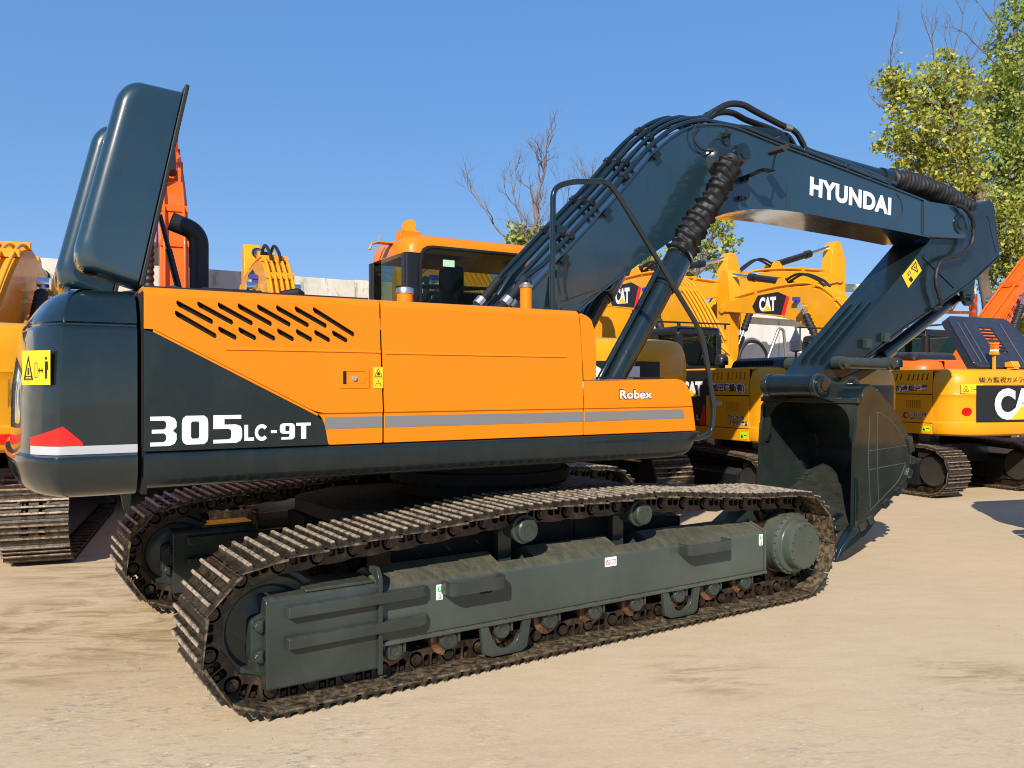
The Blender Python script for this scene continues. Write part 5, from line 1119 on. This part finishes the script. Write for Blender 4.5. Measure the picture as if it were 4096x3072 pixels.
rs_ = MB(); wrap(rs_, grid((0, 0, 2.2, .075), 30), 1.1, 1.03, -.006); rs_.build('red_band', 'red_decal', E1, WM[E1.as_pointer()])
E5 = yard_excavator('excavator', (.14, 6.3), 8.5, .99, 'yellow excavator whose piped boom end rises above the vented orange door', YG, shoes=False)
E3 = yard_excavator('excavator', (3.28, 5.66), 8.5, 1.17, 'yellow excavator right behind the orange tool box and boom cylinder', YG, rear=.60, hoses=False, hood=None, brow=-9)
E2 = yard_excavator('excavator', (6.61, 4.42), 8.5, 1.0, 'yellow excavator behind the bucket with Japanese lettering and closed black hood', YG, side=side_a)
E4 = yard_excavator('excavator', (10.21, 3.97), 8.5, 1.0, 'yellow excavator at the right with its dark engine hood raised and two beacons', YG, hood='up', side=side_b)
yard_excavator('excavator', (7.2, 10.6), 97, 1.12, 'yellow excavator farther back with upright arm left of the other', 'yellow excavators in the back row', shoes=False, arot=-3, brow=2, boomdecal=False)
yard_excavator('excavator', (11.4, 10.9), 99, 1.2, 'yellow excavator farther back whose arm tip shows below the boom belly', 'yellow excavators in the back row', shoes=False, arot=-6, brow=6, boomdecal=False)
yard_excavator('excavator', (-.62, 10.2), 8.5, 1.12, 'orange red excavator with raised boom behind the open engine hood', None, shoes=False, paintm='red_orange', brow=36, arot=20, pipes=(-.14, .14), hoses=False, rear=0, boomdecal=False)
OR = yard_excavator('excavator', (13.6, 5.35), 97, 1.12, 'orange red excavator at the right edge with its boom rising past the trees', None, shoes=False, paintm='red_orange', brow=0, prof=([(.30, 1.72), (1.2, 2.58), (2.2, 3.50), (3.2, 4.35), (4.2, 4.95), (5.2, 5.1), (6.2, 5.0)], [(6.2, 4.75), (5.2, 4.72), (4.35, 4.50), (3.45, 3.92), (2.5, 3.06), (1.5, 2.15), (.8, 1.5), (.3, 1.45)]), pipes=(-.14, .14), hoses=False, rear=0, boomdecal=False)
yard_excavator('excavator', (6.78, -1.97), 199, 1.0, 'yellow excavator parked with its tail just past the right edge of the view', YG, shoes=False)
# stickers on the two nearest neighbours
def on_rear(E, y, z, w, h, kind):
    M = WM[E.as_pointer()]; x0, x1 = rear_at(y), rear_at(y-w)
    a, c = Vector((x0, y)), Vector((x1, y-w)); t = (c-a).normalized(); n = Vector((t.y, -t.x))
    if n.x > 0: n = -n
    s = MB(); sticker(s, w, h, kind); q = a+n*.012
    s.build('warning_sticker', ['yellow_decal', 'black_decal'], E, M @ Matrix(((t.x, -n.x, 0, q.x), (t.y, -n.y, 0, q.y), (0, 0, 1, z), (0, 0, 0, 1))))
on_rear(E4, 1.10, 1.60, .33, .14, 'swing'); on_rear(E2, 1.08, 1.58, .33, .16, 'swing')
rdt = MB(); wrap(rdt, plate_geo([arc(0, 0, .06, 0, 350, 20)], .001), 1.02, 1.33, -.004); rdt.build('reflector', 'red_decal', E4)
tx = MB(); wrap(tx, fit_text('後方監視カメラ搭載', 1.05, .085, .004), .86, 1.765, .0); tx.build('rear_lettering', 'black_decal', E4)
M2 = WM[E2.as_pointer()]
wb = MB(); wb.m = 0; wb.tube([(-1.60, .55, 2.08), (-1.60, .55, 2.20)], .014, 8); wb.m = 1; wb.lathe((-1.60, .55, 2.20), (0, 0, 1), [(0, .05), (.09, .055), (.13, .035), (.135, 0)], 16); wb.m = 2; wb.lathe((-1.60, .55, 2.17), (0, 0, 1), [(0, .03), (.02, .085), (.08, .078), (.15, .08), (.21, .05), (.30, .014), (.34, .02)], 11); wb.build('wrapped_beacon', ['black_paint', 'amber', 'clear_plastic'], E2, M2, smooth=25)
hr2 = MB(); hr2.tube(roundpoly([(-.6, .16, 2.05), (-.6, -.08, 2.57), (-.6, -.17, 2.55), (-.6, -.23, 2.05)], .07, 4, False), .022, 8); hr2.build('grab_rail', 'zinc', E2, M2, smooth=50)
hs2 = MB(); hs2.tube(smoothpath([(-.3, .44, 2.02), (-.3, .38, 2.24), (-.3, .24, 2.37), (-.3, .04, 2.36), (-.3, -.10, 2.22), (-.3, -.14, 2.02)], 5), .024, 8); hs2.build('rubber_hose', 'black_rubber', E2, M2, smooth=60)
# Katakana along the orange boom
kb = MB(); g = fit_text('カトマンキ装着機', 1.5, .15, .01); c_, s_ = math.cos(R(42)), math.sin(R(42))
kb.add([(1.30+v.x*c_-v.y*s_, -.203, 2.28+v.x*s_+v.y*c_) for v in g[0]], g[1]); kb.build('boom_lettering', 'black_decal', OR)
# ================================================================ wall, building, gantry
W = empty('boundary_wall', Matrix.Translation((-14, 12.8, 0))); tag(W, 'weathered pale concrete boundary wall behind the row of excavators', 'wall')
x = -36.0; wp = None
while x < 4.6:
    if wp is None:
        m_ = MB(); m_.box((0, -.09, 0), (1.785, .09, 4.02)); wp = m_.build('wall_panel', 'wall_concrete', W, Matrix.Translation((x, 12.8, 0)), bevel=.012)
    else:
        o = wp.copy(); link(o, W, Matrix.Translation((x, 12.8+random.uniform(-.012, .012), random.uniform(-.03, .02))))
    x += 1.8
cpg = MB(); cpg.box((-36, 12.74, -.02), (4.6, 12.86, 3.9)); cpg.build('wall_core', 'wall_concrete', W, Matrix.Identity(4))
Bd = empty('building', Matrix.Translation((17, 13, 0))); tag(Bd, 'low white rendered building showing between the yellow booms', 'building')
m_ = MB(); m_.box((13.2, 12.6, 0), (24, 14.4, 3.75)); m_.box((13.0, 12.4, 3.751), (24.2, 14.6, 3.9)); m_.build('wall', 'white_render', Bd, Matrix.Identity(4))
for xx in (14.0, 15.8, 17.6, 19.4):
    m_ = MB(); m_.box((xx+.35, 12.56, 1.35), (xx+1.05, 12.599, 2.05)); wo = m_.build('window', 'white_decal', Bd, Matrix.Identity(4)); m_ = MB(); m_.box((xx+.41, 12.545, 1.41), (xx+.99, 12.558, 1.99)); m_.build('pane', 'cab_glass', wo, Matrix.Identity(4))
    m_ = MB(); m_.box((xx-.02, 12.590, .05), (xx-.005, 12.599, 3.7)); m_.build('wall_joint', 'grey_decal', Bd, Matrix.Identity(4))
G = empty('gantry_crane', Matrix.Translation((24, 14, 0))); tag(G, 'rusty red truss girder of a gantry crane behind the arm', 'crane')
ga, gb = Vector((19.2, 12.0, 4.8)), Vector((26, 11.0, 5.0)); m_ = MB(); m_.tube([ga, gb], .16, 4); m_.build('top_beam', 'wall_concrete', G, Matrix.Identity(4))
m_ = MB(); m_.tube([ga-Vector((0, 0, .75)), gb-Vector((0, 0, .75))], .07, 4); m_.build('bottom_chord', 'red_orange', G, Matrix.Identity(4))
for i in range(12):
    a = ga.lerp(gb, i/12)-Vector((0, 0, .12)); c = ga.lerp(gb, (i+1)/12)-Vector((0, 0, .12)); d_ = Vector((0, 0, .6))
    m_ = MB(); m_.tube([a, c-d_] if i % 2 else [a-d_, c], .035, 4); m_.build('truss_bar', 'red_orange', G, Matrix.Identity(4))
for p in (ga, gb):
    m_ = MB(); m_.tube([(p.x, p.y, 0), (p.x, p.y, p.z-.1)], .14, 4); m_.build('leg', 'red_orange', G, Matrix.Identity(4))
# ================================================================ trees
def leaf(mb, c, s, rnd):
    a = Vector((rnd.gauss(0, 1), rnd.gauss(0, 1), rnd.gauss(0, 1))).normalized(); b_ = a.orthogonal().normalized(); b_.rotate(Matrix.Rotation(rnd.uniform(0, 6.28), 3, a)); n = a.cross(b_)
    L, w_ = s, s*.36
    p = [c-a*L*.5, c+b_*w_-a*.05*L+n*w_*.25, c+a*L*.5, c-b_*w_-a*.05*L+n*w_*.25]
    mb.add(p, [(0, 1, 2), (0, 2, 3)])
def crown(name, clusters, mat, parent, rnd, dens=1.0, size=.15):
    mb = MB()
    for x, y, z, r in clusters:
        c = Vector((x, y, z)); nt_ = max(4, int(30*dens*(r/.45)**2.2))
        for _ in range(nt_):
            d = Vector((rnd.gauss(0, 1), rnd.gauss(0, 1), rnd.gauss(0, 1))).normalized()*r*(rnd.random()**.5)*1.3
            q = c+d
            for _ in range(rnd.randint(9, 17)):
                leaf(mb, q+Vector((rnd.gauss(0, .10), rnd.gauss(0, .10), rnd.gauss(0, .08))), size*rnd.uniform(.6, 1.25), rnd)
    return mb.build(name, mat, parent, Matrix.Identity(4), smooth=180)
def limb(mb, p, q, r0, r1, rnd, wob=.06, n=7):
    p, q = Vector(p), Vector(q); L = (q-p).length; P = [p]
    for i in range(1, n): P.append(p.lerp(q, i/n)+Vector((rnd.gauss(0, 1), rnd.gauss(0, 1), rnd.gauss(0, .4)))*wob*L*.35)
    P.append(q); P = smoothpath(P, 2); m = len(P)-1; mb.tube(P, [r0+(r1-r0)*i/m for i in range(m+1)], 6); return P
def twigs(mb, p, d, L, r, depth, rnd, spread=.5, up=.25):
    if depth == 0 or L < .1: return
    P = [p]; dd = d.copy(); n = 5
    for i in range(n):
        dd = (dd+Vector((rnd.gauss(0, 1), rnd.gauss(0, 1), rnd.gauss(0, 1)))*.13+Vector((0, 0, up*.12))).normalized(); P.append(P[-1]+dd*L/n)
    mb.tube(P, [r*(1-.55*i/n) for i in range(n+1)], 5 if depth > 2 else 4, cap=False)
    for k in range(rnd.choice((2, 3, 3)) if depth > 1 else 2):
        i = rnd.randint(2, n); s = Vector((rnd.gauss(0, 1), rnd.gauss(0, 1), rnd.gauss(0, .6))); nd = (dd+s*spread+Vector((0, 0, up))).normalized()
        twigs(mb, P[i], nd, L*rnd.uniform(.55, .8), r*.5, depth-1, rnd, spread, up)
def leafy(name, label, base, trunk, clusters, mat, seed, dens=1, size=.15, bare=(), r0=.17, bark='bark', group=None):
    rnd = random.Random(seed); T = empty(name, Matrix.Translation(base)); tag(T, label, 'tree', group)
    mb = MB(); pts = [Vector(base)]+[Vector(p) for p in trunk]; n = len(pts)-1; fullP = []
    for i in range(n): fullP += limb(mb, pts[i], pts[i+1], r0*(1-.75*i/n), r0*(1-.75*(i+1)/n), rnd, .05)
    for x, y, z, r in clusters:
        c = Vector((x, y, z)); q = min(fullP, key=lambda p: (p-c).length+max(0, p.z-c.z+.5)*2); P = limb(mb, q, c, .05, .018, rnd, .10, 5)
        for _ in range(4): d = Vector((rnd.gauss(0, 1), rnd.gauss(0, 1), rnd.gauss(.3, 1))).normalized(); twigs(mb, P[rnd.randint(4, len(P)-1)], d, r*.9, .012, 2, rnd)
    for p, d, L in bare: twigs(mb, Vector(p), Vector(d).normalized(), L, .022, 4, rnd, .42, .3)
    mb.build('trunk', bark, T, Matrix.Identity(4), smooth=70)
    crown('crown', clusters, mat, T, rnd, dens, size)
    return T
YEL = [(14.81, 7.13, 8.99, .31), (15.37, 7.12, 8.6, .44), (15.11, 6.45, 8.79, .33), (16.36, 6.71, 9.4, .44), (16.23, 6.19, 8.77, .44), (15.07, 6.6, 8.01, .55), (16.35, 6.59, 8.35, .6), (14.9, 7.07, 7.67, .33), (14.85, 7.34, 7.49, .24), (15.98, 6.96, 7.54, .6), (15.78, 6.01, 7.33, .55), (15.32, 7.03, 7.06, .42), (15.82, 6.46, 6.63, .6), (15.94, 7.1, 6.38, .44), (16.63, 6.29, 6.53, .49), (15.04, 7.22, 8.73, .33)]
GRN = [(19.89, 6.78, 11.66, .43), (20.1, 7.11, 10.83, .5), (19.73, 6.53, 10.05, .56), (19.79, 7.2, 9.72, .56), (19.89, 6.78, 9.11, .68), (19.89, 7.37, 8.9, .56), (19.47, 6.58, 7.94, .68), (19.89, 7.25, 7.61, .56), (20.05, 6.67, 6.82, .68), (20.21, 7.29, 6.7, .56), (20.84, 6.75, 9.09, .74), (20.41, 6.44, 7.69, .74), (20.84, 6.63, 10.7, .62)]
LOW = [(17.82, 6.35, 5.89, .46), (18.52, 6.24, 6.31, .46), (18.08, 5.81, 5.49, .58), (18.33, 6.49, 5.15, .46), (18.3, 6.03, 4.74, .52), (18.87, 6.13, 3.97, .58), (18.11, 6.15, 3.7, .46), (18.72, 6.11, 3.02, .58), (18.65, 6.76, 4.5, .46), (18.04, 6.8, 5.64, .35), (18.41, 6.19, 2.55, .46)]
MID = [(17.68, 15.41, 6.94, .41), (18.32, 15.47, 7.14, .35), (17.98, 14.96, 6.49, .32), (17.51, 15.89, 6.36, .41), (17.75, 15.37, 5.99, .38), (17.25, 16.18, 5.65, .44), (16.7, 16.3, 6.02, .41), (16.1, 16.45, 5.36, .47), (15.84, 16.98, 5.08, .44), (15.31, 16.98, 5.52, .38), (16.18, 17.0, 6.07, .38), (16.65, 16.57, 4.77, .47), (15.57, 16.8, 4.34, .41), (17.24, 16.06, 5.0, .38), (15.11, 17.11, 4.73, .38)]
LFB = [(8.7, 14.14, 5.76, .24), (9.02, 14.17, 5.68, .24), (9.12, 13.87, 5.83, .2), (9.39, 13.93, 5.61, .24), (8.81, 14.07, 5.48, .24), (9.24, 14.15, 5.5, .24)]
leafy('tree', 'tall yellow-green tree with bare twig tips above the arm', (16.9, 5.9, 0), [(16.8, 5.9, 3), (16.55, 6.0, 6.1), (16.3, 6.15, 7.3), (15.95, 6.4, 8.5)], YEL, 'leaf_yellow', 11, 1.3, .115, bare=[((14.9, 7.1, 8.9), (-.35, .2, .8), .75), ((16.2, 6.5, 9.2), (.05, 0, 1), .9), ((16.0, 6.7, 9.3), (-.4, .2, .8), .8), ((16.5, 6.4, 9.2), (.4, -.2, .8), .7), ((14.95, 7.1, 8.2), (-.8, .4, .1), .55), ((15.3, 7.1, 8.6), (-.6, .3, .5), .6)])
leafy('tree', 'tall darker green tree at the right edge with twigs against the sky', (20.3, 6.6, 0), [(20.2, 6.7, 4), (19.95, 6.8, 8), (20.0, 6.8, 11.2)], GRN, 'leaf_green', 12, 1.15, .125, bare=[((19.5, 7.0, 10.2), (-.6, .3, .7), 1.1), ((19.5, 6.9, 9.4), (-.7, .3, .5), 1.0), ((19.7, 6.9, 10.9), (-.5, .2, .9), 1.1)])
leafy('tree', 'shorter pale green tree behind the boom tip at the right', (18.6, 6.2, 0), [(18.5, 6.2, 2), (18.4, 6.2, 4), (18.2, 6.3, 5.8)], LOW, 'leaf_mix', 13, 1.3, .11)
leafy('tree', 'leafy tree seen under the boom behind the cylinder sleeve', (16.9, 15.9, 0), [(16.8, 15.9, 3), (17.0, 15.8, 5), (17.7, 15.5, 6.6)], MID, 'leaf_mix', 14, .9, .15)
BG = 'bare trees behind the wall'
rnd = random.Random(21)
def bare_tree(label, base, stems, seed, clusters=None):
    rnd = random.Random(seed); T = empty('tree', Matrix.Translation(base)); tag(T, label, 'tree', BG); mb = MB()
    for st in stems:
        P = [Vector(base)]
        r = st[0]; pts = [Vector(base)]+[Vector(p) for p in st[1]]; n = len(pts)-1
        for i in range(n):
            Q = limb(mb, pts[i], pts[i+1], r*(1-.8*i/n), r*(1-.8*(i+1)/n), rnd, .045)
            if i >= 1 or n == 1:
                for k in range(st[2]):
                    q = Q[rnd.randint(5, len(Q)-1)]; d = (pts[i+1]-pts[i]).normalized()+Vector((rnd.gauss(0, .5), rnd.gauss(0, .5), rnd.gauss(.2, .2))); twigs(mb, q+Vector((0, 0, 0)), d.normalized(), rnd.uniform(.5, .85), r*.22, 4, rnd, .42, .26)
    mb.build('trunk', 'bark_grey', T, Matrix.Identity(4), smooth=70)
    if clusters: crown('crown', clusters, 'leaf_yellow', T, rnd, .9, .16)
bare_tree('bare tree with spreading limbs above the cab roof', (9.15, 14.0, 0), [(.13, [(9.05, 13.95, 4.0), (9.26, 13.8, 5.5), (9.2, 13.87, 6.6), (9.42, 13.7, 7.5)], 4), (.08, [(8.9, 14.05, 4.2), (9.05, 14.0, 5.6), (8.68, 14.2, 6.9)], 4), (.08, [(8.95, 14.0, 4.0), (8.86, 14.07, 5.1), (8.0, 14.66, 6.55)], 4)], 31, LFB)
bare_tree('thinner bare tree seen through the handrail loop', (11.1, 13.7, 0), [(.10, [(11.15, 13.7, 4.3), (11.25, 13.65, 6.0), (11.1, 13.75, 7.2)], 6), (.07, [(11.2, 13.65, 4.0), (11.5, 13.5, 6.2), (11.75, 13.35, 7.4)], 5), (.06, [(11.0, 13.8, 4.0), (10.5, 14.1, 6.0), (10.45, 14.15, 6.9)], 3)], 32)
sh = empty('shrub', Matrix.Translation((-2.4, 10.7, 0))); tag(sh, 'small green shrub by the wall behind the left excavator boom', 'shrub'); mbs = MB(); rnd = random.Random(5)
limb(mbs, (-2.4, 10.7, 0), (-2.45, 10.7, 2.4), .06, .02, rnd); mbs.build('stem', 'bark', sh, Matrix.Identity(4))
crown('foliage', [(-2.45, 10.7, 2.9, .35), (-2.3, 10.6, 2.5, .4), (-2.6, 10.8, 2.3, .4), (-2.4, 10.7, 1.8, .4)], 'leaf_mix', sh, rnd, .9, .13)
# small grit on the slab
rnd = random.Random(9); gr = MB()
for _ in range(260):
    x, y = rnd.uniform(-5, 9), rnd.uniform(-3.6, 1.5); s = rnd.uniform(.003, .009)
    gr.add([(x+dx*s, y+dy*s, dz*s) for dx, dy, dz in ((1, 0, .1), (0, 1, .15), (-1, .2, .05), (.1, -1, .1), (.1, 0, .9))], [(0, 1, 4), (1, 2, 4), (2, 3, 4), (3, 0, 4), (3, 2, 1, 0)])
tag(gr.build('grit', 'grit_brown', None, None, smooth=10), 'fine grit and pebbles scattered over the concrete slab', 'grit', kind='stuff')
